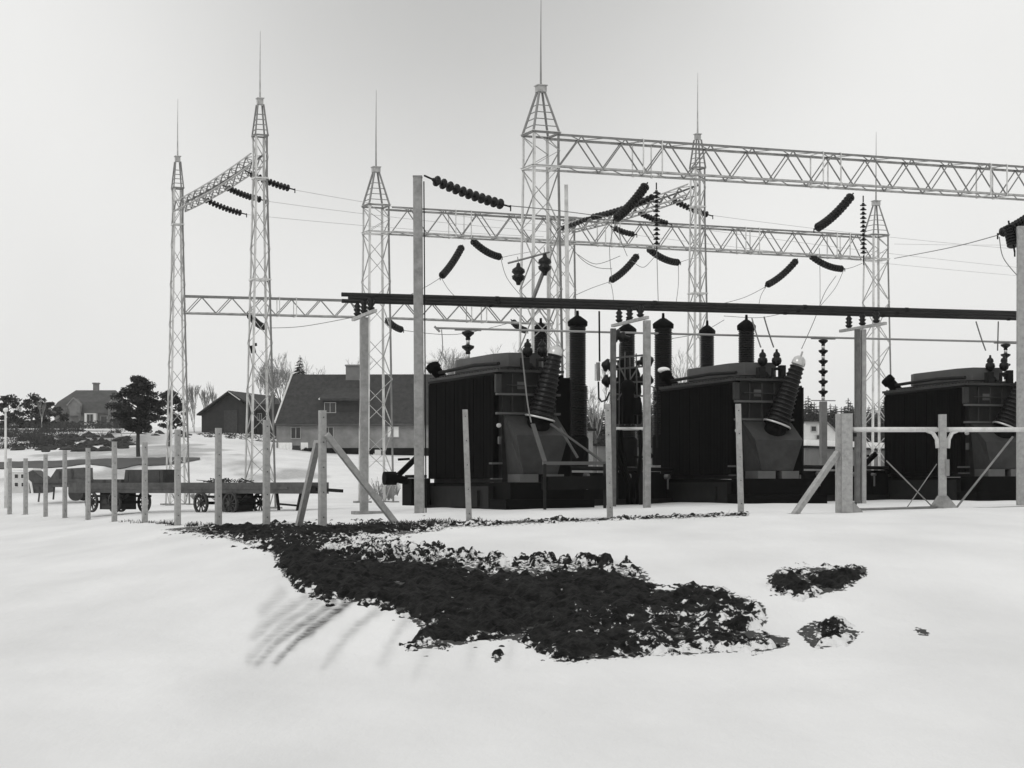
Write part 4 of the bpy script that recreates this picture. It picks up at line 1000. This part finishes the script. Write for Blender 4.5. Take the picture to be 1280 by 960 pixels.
for y in (-.5,.5): part('wheel', MB().tube([(X(100),y-.06,.32),(X(100),y+.06,.32)], .32, 20), M['wood2'], t)
for q_ in (((X(62),-.5,.6),(X(60.5),-.5,.05)), ((X(62),.5,.6),(X(60.5),.5,.05)), ((X(54),-.5,.6),(X(52),-.5,-.05))): part('prop_leg', MB().bar(*q_, .06), M['wood'], t)
g = G(28, 92); g.z = zy(619, 92); t = thing('site_hut', 'small white site hut with dark panes and a grey pitched roof at the far left', 'hut', g, .0); s_ = 92/F; X = lambda px: (px-28)*s_
mb = MB(); mb.loft([(X(10),0,-.3),(X(37),0,-.3),(X(37),1.6,-.3),(X(10),1.6,-.3)], [(X(10),0,1.12),(X(37),0,1.12),(X(37),1.6,1.12),(X(10),1.6,1.12)])
part('wall', mb, M['wall2'], t)
mb = MB(); mb.loft([(X(36),-.05,1.121),(X(41),-.05,1.2),(X(57),.3,.7),(X(57),.3,-.05),(X(41),-.05,-.1),(X(37.1),-.05,.3)][::1], [(X(36),1.7,1.121),(X(41),1.7,1.2),(X(57),1.9,.7),(X(57),1.9,-.05),(X(41),1.7,-.1),(X(37.1),1.7,.3)]); part('side_lean_to', mb, M['wood'], t)
mb = MB(); mb.b2(X(9), X(41), -.1, 1.7, 1.2, 1.3); part('roof', mb, M['snowcap'], t)
for (x, z) in ((18,.82),(26,.82),(18,.42),(26.5,.42)):
    f_ = part('window', MB().b2(X(x), X(x)+.2, -.03, -.001, z-.02, z+.2), M['white'], t); part('pane', MB().b2(X(x)+.02, X(x)+.18, -.035, -.031, z, z+.18), M['glass'], f_)
part('fender', MB().tube([(X(36),-.12,.7),(X(39),-.12,.6),(X(40.5),-.12,.3),(X(41.5),-.12,.0)], .06, 6), M['white'], t)

# ------------------------------------------------------------------ houses
def window(t, x, z, w, h, y=-.001, panes=2, light=False, rz=None):
    f_ = MB(); b = .055
    f_.b2(x-w/2, x-w/2+b, y-.08, y, z, z+h); f_.b2(x+w/2-b, x+w/2, y-.08, y, z, z+h); f_.b2(x-w/2+b, x+w/2-b, y-.08, y, z, z+b); f_.b2(x-w/2+b, x+w/2-b, y-.08, y, z+h-b, z+h)
    for k in range(1, panes): xx = x-w/2+w*k/panes; f_.b2(xx-.025, xx+.025, y-.08, y, z+b, z+h-b)
    f_ = part('window', f_, M['frame'], t)
    part('pane', MB().b2(x-w/2+b, x+w/2-b, y-.04, y-.002, z+b, z+h-b), M['white'] if light else M['glass'], f_)
    return f_
def house_big():
    Y = 170; s = Y/F; x0 = (345-640)*s; g = Vector((x0, Y, zy(568, Y)))
    t = thing('house', 'long house with a dark tiled roof and flat dormer behind the concrete pole', 'house', g, -.03)
    X = lambda px: (px-345)*s; Z = lambda py: (568-py)*s
    L = 14.2; D = 7.6
    part('wall', MB().b2(X(345.5), L, 0, D, Z(560)+.001, Z(524)), M['wall'], t)
    part('basement', MB().b2(X(346.5), L-.05, .05, D-.05, -1.5, Z(560)), M['plinth'], t)
    r = MB(); e = .35; ze = Z(529); zr = Z(465); xr = X(357.5)
    r.add([(X(344),-e,ze),(L+.3,-e,ze),(L+.3,D/2,zr),(xr,D/2,zr),(X(344),D+e,ze),(L+.3,D+e,ze),(X(344),-e,ze-.2),(L+.3,-e,ze-.2),(X(344),D+e,ze-.2),(L+.3,D+e,ze-.2)],
          [(0,1,2,3),(3,2,5,4),(0,3,4),(1,5,2),(0,6,7,1),(4,5,9,8),(6,8,9,7),(0,4,8,6),(1,7,9,5)])
    rf = part('roof', r, M['roof'], t)
    ch = MB(); ch.b2(X(427), X(447), D/2-.5, D/2+.5, zr-.8, Z(455)); ch.b2(X(426), X(448), D/2-.6, D/2+.6, Z(455), Z(453)); part('chimney', ch, M['wall3'], rf)
    part('bargeboard', MB().bar((X(344),-e-.02,ze), (xr,D/2,zr+.05), .14, .1), M['wall2'], rf)
    # dormer
    dm = MB(); yf = .55
    dm.b2(X(403), X(449), yf, D/2-.6, ze+.2, Z(500)); dmr = part('dormer', dm, M['barn'], t)
    rr_ = MB(); rr_.loft([(X(399),yf-.45,Z(501)),(X(452),yf-.45,Z(501)),(X(452),D/2-.2,Z(480)),(X(404),D/2-.2,Z(480))], [(X(399),yf-.45,Z(498)),(X(452),yf-.45,Z(498)),(X(452),D/2-.2,Z(477.5)),(X(404),D/2-.2,Z(477.5))]); part('dormer_roof', rr_, M['roof'], dmr)
    part('dormer_edge', MB().bar((X(399),yf-.47,Z(499)), (X(405),D/2-.3,Z(484)), .12, .1), M['white'], dmr)
    window(t, X(412), Z(516), 1.05, .95, yf-.002)
    window(t, X(370), Z(548.5), .9, 1.05); window(t, X(411), Z(548.5), .9, 1.05); window(t, X(492), Z(547), 1.05, 1.0, light=True)
    window(t, X(455), Z(548.5), .9, 1.05)
    gt = MB(); gt.b2(X(344), L+.3, -e-.12, -e-.02, ze-.18, ze-.06); part('gutter', gt, M['roof2'], t)
    dr = MB(); dr.b2(X(366), X(375), -.03, .049, -1.2, Z(557)); part('cellar_door', dr, M['wood2'], t)
    stp = MB()
    for k in range(4): stp.b2(X(465)+k*.1, X(477), -1.2+k*.3, -.001, -1+k*.35, -1+(k+1)*.35)
    part('steps', stp, M['wall2'], t)
    # wash on the line in front
    return t
house_big()
for x0, x1, y0, y1, lab in ((348,365,553,563,'pale sheets hanging under the left window of the long house'), (376,385,553,561,'small pale cloth hanging right of the cellar door of the long house')):
    Y = 168.5; s = Y/F; mb = MB(); n = 8; x = (x0-640)*s; w = (x1-x0)*s; zt = zy(y0, Y); zb = zy(y1, Y)
    for k in range(n):
        xa = x+w*k/n; xb = x+w*(k+1)/n; dz = random.uniform(-.1,.15)
        mb.add([(xa,Y,zt),(xb,Y,zt-.03),(xb,Y+.05*(-1)**k,zb+dz),(xa,Y+.05*(-1)**(k+1),zb+dz)], [(0,1,2,3)]); mb.add([(xa,Y+.06,zt),(xb,Y+.06,zt-.03),(xb,Y+.06,zb+dz),(xa,Y+.06,zb+dz)], [(3,2,1,0)])
    single('laundry', mb, M['white'], lab, 'laundry', 'laundry at the long house')

def house_hill():
    Y = 260; s = Y/F; g = Vector(((108-640)*s, Y, zy(535, Y)))
    t = thing('house', 'hilltop house with hipped grey roof and chimney at the far left', 'house', g, .0)
    X = lambda px: (px-108)*s; Z = lambda py: (535-py)*s; D = 8
    part('wall', MB().b2(X(68), X(150), 0, D, -1, Z(514)), M['wall3'], t)
    r = MB(); e = .4; zr = Z(486); zm = Z(502); ze = Z(517)
    ring = lambda a, b, y0, y1, z: [(a,y0,z),(b,y0,z),(b,y1,z),(a,y1,z)]
    r.loft(ring(X(62),X(156),-e,D+e,ze), ring(X(70),X(149),1.0,D-1.0,zm)); r.loft(ring(X(70),X(149),1.0,D-1.0,zm+.002), ring(X(87),X(137),D/2-.2,D/2+.2,zr))
    rf = part('roof', r, M['roof2'], t)
    part('chimney', MB().b2(X(109), X(115.5), D/2-.4, D/2+.4, zr-.3, Z(478)).b2(X(108), X(116.5), D/2-.5, D/2+.5, Z(478), Z(476.5)), M['wall3'], rf)
    for a in (94, 144):
        gb = MB(); A_ = [(X(a-7),-.9,ze-.3),(X(a+8),-.9,ze-.3),(X(a+8),-.9,Z(505)),(X(a),-.9,Z(498)),(X(a-7),-.9,Z(505))]; gb.loft(A_, [(p[0], 3, p[2]) for p in A_]); gg_ = part('gable_dormer', gb, M['wall3'], t)
        part('bargeboard', MB().bar((X(a-8.5),-.97,Z(507)), (X(a),-.97,Z(497.5)), .22, .12).bar((X(a),-.97,Z(497.5)), (X(a+10),-.97,Z(507.5)), .22, .12), M['wall'], gg_)
    pr = MB(); pr.b2(X(108), X(122), -1.2, -.001, -1, Z(517)); part('porch', pr, M['wall2'], t)
    for a in (78, 130): window(t, X(a), Z(529), .9, 1.0, panes=1)
    window(t, X(115), Z(529), .9, 1.2, y=-1.202)
    return t
house_hill()
def barn():
    Y = 200; s = Y/F; rz = .30; g = Vector(((252-640)*s, Y, zy(543, Y)))
    t = thing('barn', 'dark boarded barn with its gable towards us, left of the long house', 'barn', g, -.12)
    X = lambda px: (px-252)*s; Z = lambda py: (543-py)*s
    w = X(318); ap = X(288)
    A_ = [(0,0,-1),(w,0,-1),(w,0,Z(512)),(ap,0,Z(492.5)),(0,0,Z(518))]
    part('wall', MB().loft(A_[::-1], [(p[0]+1.5, 12, p[2]) for p in A_][::-1]), M['barn'], t)
    r = MB(); o = .5
    for (xa, za, xb, zb) in ((-.4, Z(519.5), ap, Z(490.5)), (ap, Z(490.5), w+.6, Z(513))):
        B_ = [(xa,-o,za),(xb,-o,zb),(xb,-o,zb+.16),(xa,-o,za+.16)]; r.loft(B_[::-1], [(p[0]+1.6, 12.5, p[2]) for p in B_][::-1])
    rf = part('roof', r, M['roof'], t)
    part('bargeboard', MB().bar((ap,-o-.03,Z(490)), (X(303),-o-.03,Z(500.5)), .16, .08), M['wall2'], rf)
    part('lean_to', MB().b2(w+.002, X(348), 1, 9, -1, Z(505)), M['barn'], t)
    part('door', MB().b2(X(281), X(298), -.08, -.001, 0, Z(513)), M['wood2'], t)
    window(t, X(323), Z(526), .5, .8, y=.999)
    return t
barn()
# low concrete buildings at the right, behind
def low_hall(x0, x1, Y0, Y1, yt, yb, label, snowy=True, m='wall3'):
    a = P(x0, yb, Y0); b = P(x1, yb, Y1); d = b-a; L = math.hypot(d.x, d.y); h = (yb-yt)*Y0/F
    t = thing('low_building', label, 'outbuilding', a, math.atan2(d.y, d.x))
    part('wall', MB().b2(0, L, 0, 4, -1.5, h), M[m], t)
    part('roof', MB().b2(-.1, L+.1, -.15, 4.1, h, h+.12), M['darksteel'], t)
    if snowy: part('roof_snow', MB().b2(0, L, -.1, 4.0, h+.121, h+.42), M['snowcap'], t)
    b_ = MB(); n = max(2, int(L/1.6))
    for k in range(1, n): b_.b2(L*k/n-.05, L*k/n+.05, -.05, -.001, -1.2, h-.05)
    part('pilaster', b_, M['conc2'], t)
    return t
low_hall(1006, 1115, 96, 104, 560, 610, 'low pale concrete building with snow on its roof, behind the heavy gate post')
low_hall(700, 850, 98, 108, 556, 612, 'low grey building seen between the first two transformers', False)
low_hall(712, 741, 90, 91, 538, 612, 'taller narrow grey cabin just right of the first transformer', False, 'conc2')
Y = 120; s = Y/F; g = Vector(((1003-640)*s, Y, zy(560, Y))); t = thing('gabled_hut', 'small white hut with a cut off gable seen right of the second transformer', 'hut', g)
part('wall', MB().loft([(0,0,-3),(42*s,0,-3),(42*s,3.5,-3),(0,3.5,-3)], [(0,0,1.0),(42*s,0,1.0),(42*s,3.5,1.0),(0,3.5,1.0)]).loft([(4*s,0,1.001),(25*s,0,1.001),(41*s,0,1.001),(41*s,3.5,1.001),(25*s,3.5,1.001),(4*s,3.5,1.001)], [(4*s,0,1.55),(30*s,0,1.55),(38*s,0,1.2),(38*s,3.5,1.2),(30*s,3.5,1.55),(4*s,3.5,1.55)]), M['wall2'], t)
part('roof', MB().bar((2*s,-.1,1.60),(31*s,-.1,1.60),.1,.08).bar((31*s,-.1,1.58),(43*s,-.1,1.0),.1,.08), M['wall'], t)
window(t, 14*s, 1.0, .4, .4, y=-.002, panes=1); window(t, 20*s, .5, .35, .35, y=-.002, panes=1)
b_ = MB()
for k in range(3):
    b_.sphere(tuple(G(1075+k*12, 108)+Vector((0,0,.3))), 1.0, 1.6, 1, .9, 12, 8)
single('snow_heap', b_, M['snowcap'], 'heap of snow in front of the dark trees beside the rightmost tower', 'snow heap')

# ------------------------------------------------------------------ trees
def leaf_clump(mb, c, r, n, size, flat=.7, rnd=random):
    for i in range(n):
        d = Vector((rnd.gauss(0,1), rnd.gauss(0,1), rnd.gauss(0,1)))
        if d.length < 1e-6: continue
        d = d.normalized()*(r*rnd.random()**.45); p = Vector(c)+Vector((d.x, d.y, d.z*flat))
        a = Vector((rnd.gauss(0,1), rnd.gauss(0,1), rnd.gauss(0,.6))).normalized(); b = a.cross(Vector((rnd.gauss(0,1), rnd.gauss(0,1), rnd.gauss(0,1)))).normalized()
        s = size*rnd.uniform(.6,1.4)
        mb.add([p-a*s, p+b*s*.45, p+a*s, p-b*s*.45], [(0,1,2,3)])
def pine(px, Y, base_py, top_py, width, label, clumps=46, seed=1, name='pine_tree', low=.22, size=.13, dens=90, group=None):
    rnd = random.Random(seed); z0 = zy(base_py, Y); h = (base_py-top_py)*Y/F; g = Vector(((px-640)/F*Y, Y, min(z0, gz((px-640)/F*Y, Y)+.05))); h += z0-g.z
    t = thing(name, label, 'tree', g, 0, group); w = width*Y/F/2
    pts = [(0,0,-.3)]+[(rnd.uniform(-.04,.04)*h*.3, rnd.uniform(-.03,.03)*h*.3, h*k/6) for k in range(1,6)]+[(0,0,h*.96)]
    tr = MB(); tr.tube(pts, [h*.028*(1-.14*k) for k in range(7)], 8)
    cr = MB()
    for k in range(clumps):
        f_ = low+(1-low)*(k+.5)/clumps; prof = (math.sin(PI*min(1, (f_-low)/(1-low)*.85+.12))**.7)*(1.0 if f_ < .75 else 1.0)
        a = rnd.uniform(0, 2*PI); rr = w*prof*rnd.uniform(.3,1.08)*(1 if f_ < .8 else .75); c = Vector((rr*math.cos(a), rr*math.sin(a), f_*h*.97))
        st_ = Vector((0,0,max(low*h*.7, c.z-rr*rnd.uniform(.2,.6)))); tr.tube([st_, (st_+c)/2+Vector((0,0,.05)), c], [h*.010, h*.007, h*.003], 5)
        leaf_clump(cr, c, w*rnd.uniform(.15,.36), int(dens*.8), size, .5, rnd)
    part('trunk', tr, M['bark'], t); part('crown', cr, M['needle'], t)
    return t
pine(173, 127, 571, 470, 62, 'round topped dark pine standing alone on the snow slope, nearest of the pines', 100, 3, low=.34, size=.10, dens=150)
pine(212, 150, 560, 487, 44, 'dark pine just right of and behind the lone round topped pine', 40, 5, low=.35, size=.12, dens=110)
for i, (px, Y, b_, tp, w, lab) in enumerate(((10,215,545,494,44,'dark pine at the very left edge of the hill'), (40,225,543,494,52,'broad dark pine left of the hilltop house'), (62,232,542,503,44,'lower dark pine against the left end of the hilltop house'), (152,240,541,505,26,'small dark pine at the right end of the hilltop house'))):
    pine(px, Y, b_, tp, w, lab, 34, 20+i, low=.12, size=.2, dens=80)
# spruces
def spruce_parts(h, w, seed, n=26):
    rnd = random.Random(seed); tr = MB().tube([(0,0,-.5),(0,0,h)], [h*.018, h*.003], 6); cr = MB()
    for k in range(n):
        f_ = .08+.92*k/n; r = w*(1-f_)**.85+.06*w
        for j in range(int(9+6*(1-f_))):
            a = rnd.uniform(0,2*PI); L = r*rnd.uniform(.7,1.15); z = h*f_+rnd.uniform(-.3,.3)*h/n; d = Vector((math.cos(a), math.sin(a), 0)); sd_ = Vector((-d.y, d.x, 0))
            p = Vector((0,0,z)); q = p+d*L+Vector((0,0,-L*rnd.uniform(.25,.5))); m_ = (p+q)/2+Vector((0,0,L*.05))
            cr.add([p, m_+sd_*L*.2, q, m_-sd_*L*.2], [(0,1,2,3)]); cr.add([p+Vector((0,0,-.02)), m_+Vector((0,0,-L*.22)), q], [(0,1,2)])
    return tr, cr
Y = 190; s = Y/F; g = Vector(((375-640)*s, Y, gz((375-640)*s, Y)-.1)); h = zy(444, Y)-g.z
t = thing('spruce_tree', 'dark spruce whose tip shows above the left end of the long roof', 'tree', g); tr, cr = spruce_parts(h, 2.6, 4, 30); part('trunk', tr, M['bark'], t); part('crown', cr, M['needle2'], t)
protos = []
for k in range(4):
    t = thing('spruce_tree', 'dark spruce in the distant treeline behind the transformers', 'tree', (0,0,0), 0, 'spruces of the distant treeline'); tr, cr = spruce_parts(9.5+k*.8, 2.3+.2*k, 60+k, 22); part('trunk', tr, M['bark'], t); part('crown', cr, M['needle2'], t); protos.append(t)
rnd = random.Random(12); cnt = 0
def put_spruce(px, Y, h):
    global cnt
    pr = protos[cnt % 4]; o = pr if cnt < 4 else copy_tree(pr); cnt += 1
    x = (px-640)/F*Y; o.location = (x, Y, gz(x, Y)-.2); s_ = h/(9.5+((cnt-1) % 4)*.8); o.scale = (s_*rnd.uniform(1.4,2.0), s_*rnd.uniform(1.4,2.0), s_); o.rotation_euler = (0,0,rnd.uniform(0,6))
for lo, hi, n, tops in ((1002, 1112, 46, (500, 520)), (1002, 1112, 26, (518, 530)), (735, 850, 36, (502, 522))):
    for i in range(n):
        px = lo+(hi-lo)*(i+rnd.random())/n; Y = rnd.uniform(285, 340); x = (px-640)/F*Y; tp = rnd.uniform(*tops)-(rnd.random() < .15)*7
        put_spruce(px, Y, zy(tp, Y)-gz(x, Y))
for i in range(44):
    px = rnd.uniform(560, 1420); Y = rnd.uniform(300, 350); x = (px-640)/F*Y; put_spruce(px, Y, zy(rnd.uniform(506, 526), Y)-gz(x, Y))
# bare trees
def bare_parts(h, spread, seed, depth=6, thick=.012, up=.5):
    rnd = random.Random(seed); tr = MB(); tw = MB()
    def grow(p, d, L, r, lev):
        q = p+d*L*.5+Vector((rnd.gauss(0,.04), rnd.gauss(0,.04), 0))*L; e = p+d*L
        (tr if lev < 2 else tw).tube([p, q, e], [r, r*.85, r*.7], 5 if lev < 2 else 3, False)
        if lev >= depth: return
        for k in range(3 if lev > 0 else 4):
            a = rnd.uniform(0, 2*PI); s_ = rnd.uniform(.25,.75)*spread; nd = (d+Vector((math.cos(a)*s_, math.sin(a)*s_, up*.3))).normalized()
            st_ = p.lerp(e, rnd.uniform(.55,1.0) if k else 1.0); grow(st_, nd, L*rnd.uniform(.55,.82), max(r*.62, .012), lev+1)
    grow(Vector((0,0,-.2)), Vector((0,0,1)), h*.33, h*thick, 0)
    return tr, tw
def bare(px, Y, tp, spread, seed, label, depth=5, birch=False, group=None, thick=.012):
    x = (px-640)/F*Y; z = gz(x, Y)-.1; h = zy(tp, Y)-z
    t = thing('bare_tree', label, 'tree', (x, Y, z), 0, group); tr, tw = bare_parts(h, spread, seed, depth, thick)
    zm = max(v[2] for v in tw.v); k = h/zm
    for mb in (tr, tw): mb.v = [(v[0]*k, v[1]*k, v[2]*k) for v in mb.v]
    part('trunk', tr, M['birch'] if birch else M['bark'], t); part('branches', tw, M['twig'], t); return t
bare(355, 185, 437, .8, 31, 'bare leafless tree above the left gable of the long house', 6)
bare(341, 195, 448, .7, 32, 'bare leafless tree beside the slim high tower, left of the long house', 6)
bare(552, 200, 430, .95, 33, 'bare tree between the tallest pole and the first transformer', 6)
bare(612, 215, 424, .95, 34, 'bare tree above the cover of the first transformer', 6)
bare(582, 225, 438, .9, 37, 'lower bare tree behind the left end of the pale pipe', 6)
bare(855, 200, 436, .95, 35, 'bare tree left of the second transformer beside the ribbed column', 6)
bare(745, 210, 452, .55, 36, 'bare tree in the gap right of the first transformer', 6)
bare(640, 235, 446, .9, 46, 'bare tree behind the legs of the tall near tower', 5)
bare(443, 240, 446, .7, 38, 'bare tree just behind the chimney of the long house', 5)
for i, (px, tp) in enumerate(((243,478),(256,484),(233,482),(268,476))):
    bare(px, 200+i*6, tp, .32, 50+i, ('slender birch %s, between pine and barn' % ('second from the left', 'third from the left', 'leftmost of four', 'rightmost of four')[i]), 5, True, 'slender birches beside the barn')
for i, (px, tp, Y) in enumerate(((52,497,222),(74,512,238),(84,508,235),(100,512,236),(140,503,240))):
    bare(px, Y, tp, .35, 70+i, ('pale birch %s the hilltop house' % ('well left of', 'at the left corner of', 'in front of the left gable of', 'left of the porch of', 'in front of the right gable of')[i]), 5, True, 'pale birches round the hilltop house', .014)
for i, (px, tp, Y) in enumerate(((330,456,215),(364,446,205),(389,458,230),(22,500,250),(118,500,285),(160,496,262),(240,490,245),(262,488,250))):
    bare(px, Y, tp, .7, 170+i, ('bare tree %s' % ('left of the roof of the long house, partly behind the barn', 'just left of the lone spruce tip', 'right of the lone spruce tip above the long roof', 'at the left edge behind the pines', 'showing faintly above the hilltop house right of its chimney', 'between hilltop house and the lone pine', 'behind the slender birches, left', 'behind the slender birches, near the barn')[i]), 5, False, None, .009)
# rocks and undergrowth on the hill
rk = []
for k in range(3):
    rnd2 = random.Random(90+k); mb = MB(); mb.sphere((0,0,.1), .7, 1.4, 1, .75, 9, 6); mb.v = [(v[0]*rnd2.uniform(.6,1.3), v[1]*rnd2.uniform(.7,1.2), v[2]*rnd2.uniform(.5,1.4)) for v in mb.v]
    o = link_mesh('boulder', mb, M['rock']); tag(o, 'dark boulder among the snow below the hilltop house', 'boulder', 'boulders on the hillside'); rk.append(o)
rnd = random.Random(44)
for i in range(75):
    o = rk[i % 3] if i < 3 else rk[i % 3].copy()
    if i >= 3: COL.objects.link(o)
    px = rnd.choice([rnd.uniform(4, 130), rnd.uniform(60, 240), rnd.uniform(80,160)]); Y = rnd.uniform(140, 175) if px < 165 else rnd.uniform(172, 195); x = (px-640)/F*Y; o.location = (x, Y, gz(x, Y)+.05); s_ = rnd.uniform(.25, .8); o.scale = (s_*rnd.uniform(.8,1.5), s_, s_*rnd.uniform(.5,1.0)); o.rotation_euler = (0,0,rnd.uniform(0,6))
sh = MB()
for i in range(230):
    px = rnd.choice([rnd.uniform(-10, 66), rnd.uniform(0, 110), rnd.uniform(-60,160)]); Y = rnd.uniform(146, 200); x = (px-640)/F*Y; z = gz(x, Y)
    if i % 3 and float(fbm(np.array([px*.045]), np.array([Y*.09]), 55, 3)[0]) < .02+max(0,px-60)*.002: continue
    leaf_clump(sh, (x, Y, z+.15), rnd.uniform(.4,1.0), 60, .10, .35, rnd)
    for k in range(7): a = rnd.uniform(0,6.28); sh.bar((x,Y,z), (x+math.cos(a)*.5, Y+math.sin(a)*.5, z+rnd.uniform(.4,1.1)), .02)
for i in range(70):
    px = rnd.uniform(-30, 160); Y = rnd.uniform(215, 245); x = (px-640)/F*Y; leaf_clump(sh, (x, Y, gz(x, Y)+.5), rnd.uniform(.7,1.5), 60, .16, .5, rnd)
for i in range(36):
    px = rnd.uniform(250, 345); Y = rnd.uniform(180, 196); x = (px-640)/F*Y; leaf_clump(sh, (x, Y, gz(x, Y)+.1), rnd.uniform(.4,.9), 50, .10, .4, rnd)
tag(link_mesh('undergrowth', sh, M['shrub']), 'dark brush and bushes on the hillside left of the barn', 'undergrowth', kind='stuff')
wd = MB()
for i in range(34):
    px = rnd.choice([rnd.uniform(478, 492), rnd.uniform(205, 300), rnd.uniform(455, 500)]); Y = rnd.uniform(84, 95); q = G(px, Y)
    for k in range(12): a = rnd.uniform(0,6.28); s_ = rnd.uniform(.1,.3); wd.bar(q, (q.x+math.cos(a)*s_, q.y+math.sin(a)*s_, q.z+rnd.uniform(.2,.9 if px > 450 else .3)), .014)
tag(link_mesh('dry_weeds', wd, M['twig']), 'thin dry weed stalks standing in the snow of the yard', 'weeds', kind='stuff')

hz = MB().b2(-900, 900, -40, 800, -8, 42)
hm = bpy.data.materials.new('haze_air'); hm.use_nodes = True; nt = hm.node_tree; nt.nodes.remove(nt.nodes['Principled BSDF'])
pv = nt.nodes.new('ShaderNodeVolumePrincipled'); pv.inputs['Color'].default_value = (.95, .95, .94, 1); pv.inputs['Density'].default_value = .00020
nt.links.new(pv.outputs[0], nt.nodes['Material Output'].inputs['Volume'])
tag(link_mesh('haze', hz, hm), 'thin pale winter haze over the yard and hillside', 'haze', kind='stuff')
# ------------------------------------------------------------------ light, sky, camera
w = bpy.data.worlds.new('World'); scene.world = w; w.use_nodes = True; nt = w.node_tree; L = nt.links.new
bg = nt.nodes['Background']; sky = nt.nodes.new('ShaderNodeTexSky'); sky.sky_type = 'NISHITA'; sky.sun_disc = False
SE, SA = math.radians(38), math.radians(218)     # sun behind the camera, to the left
sky.sun_elevation = SE; sky.sun_rotation = SA; sky.dust_density = 4
bw = nt.nodes.new('ShaderNodeRGBToBW'); L(sky.outputs[0], bw.inputs[0])
tc = nt.nodes.new('ShaderNodeTexCoord')
n = nt.nodes.new('ShaderNodeTexNoise'); n.inputs['Scale'].default_value = 5; n.inputs['Detail'].default_value = 5
L(tc.outputs['Generated'], n.inputs['Vector'])
# overcast layer: even grey with a darker cloud bank high ahead
dp = nt.nodes.new('ShaderNodeVectorMath'); dp.operation = 'DISTANCE'; dp.inputs[1].default_value = Vector((-.02, .955, .30))
L(tc.outputs['Generated'], dp.inputs[0])
mr = nt.nodes.new('ShaderNodeMapRange'); mr.interpolation_type = 'SMOOTHSTEP'
mr.inputs['From Min'].default_value = .03; mr.inputs['From Max'].default_value = .25; mr.inputs['To Min'].default_value = .62; mr.inputs['To Max'].default_value = 1.0
L(dp.outputs['Value'], mr.inputs['Value'])
mm = nt.nodes.new('ShaderNodeMath'); mm.operation = 'MULTIPLY_ADD'; mm.inputs[1].default_value = .16; mm.inputs[2].default_value = .92
L(n.outputs['Fac'], mm.inputs[0])
m2 = nt.nodes.new('ShaderNodeMath'); m2.operation = 'MULTIPLY'; L(mr.outputs[0], m2.inputs[0]); L(mm.outputs[0], m2.inputs[1])
OV = 7.5
m3 = nt.nodes.new('ShaderNodeMath'); m3.operation = 'MULTIPLY'; m3.inputs[1].default_value = OV; L(m2.outputs[0], m3.inputs[0])
m4 = nt.nodes.new('ShaderNodeMix'); m4.data_type = 'FLOAT'; m4.inputs[0].default_value = .93
L(bw.outputs[0], m4.inputs[2]); L(m3.outputs[0], m4.inputs[3])
cb = nt.nodes.new('ShaderNodeCombineColor'); L(m4.outputs[0], cb.inputs[0]); L(m4.outputs[0], cb.inputs[1])
m5 = nt.nodes.new('ShaderNodeMath'); m5.operation = 'MULTIPLY'; m5.inputs[1].default_value = .985; L(m4.outputs[0], m5.inputs[0]); L(m5.outputs[0], cb.inputs[2])
L(cb.outputs[0], bg.inputs[0]); bg.inputs[1].default_value = .12
sl = bpy.data.lights.new('sun', 'SUN'); sl.energy = .65; sl.angle = math.radians(14); sl.color = (1, .995, .985)
so = bpy.data.objects.new('sun', sl); COL.objects.link(so)
# sky sun_rotation is clockwise from +Y
dv = Vector((math.sin(SA)*math.cos(SE), math.cos(SA)*math.cos(SE), math.sin(SE)))
so.rotation_euler = dv.to_track_quat('Z', 'Y').to_euler()
cam = bpy.data.cameras.new('camera'); co = bpy.data.objects.new('camera', cam); COL.objects.link(co); scene.camera = co
co.location = (0, 0, EYE); co.rotation_euler = (PI/2, 0, 0)
cam.sensor_width = 36; cam.lens = 36*F/1280; cam.shift_y = (HY-480)/1280; cam.clip_end = 5000; cam.clip_start = .1
scene.view_settings.view_transform = 'Standard'; scene.view_settings.look = 'None'; scene.view_settings.exposure = 0; scene.view_settings.gamma = 1
scene.view_settings.use_curve_mapping = False
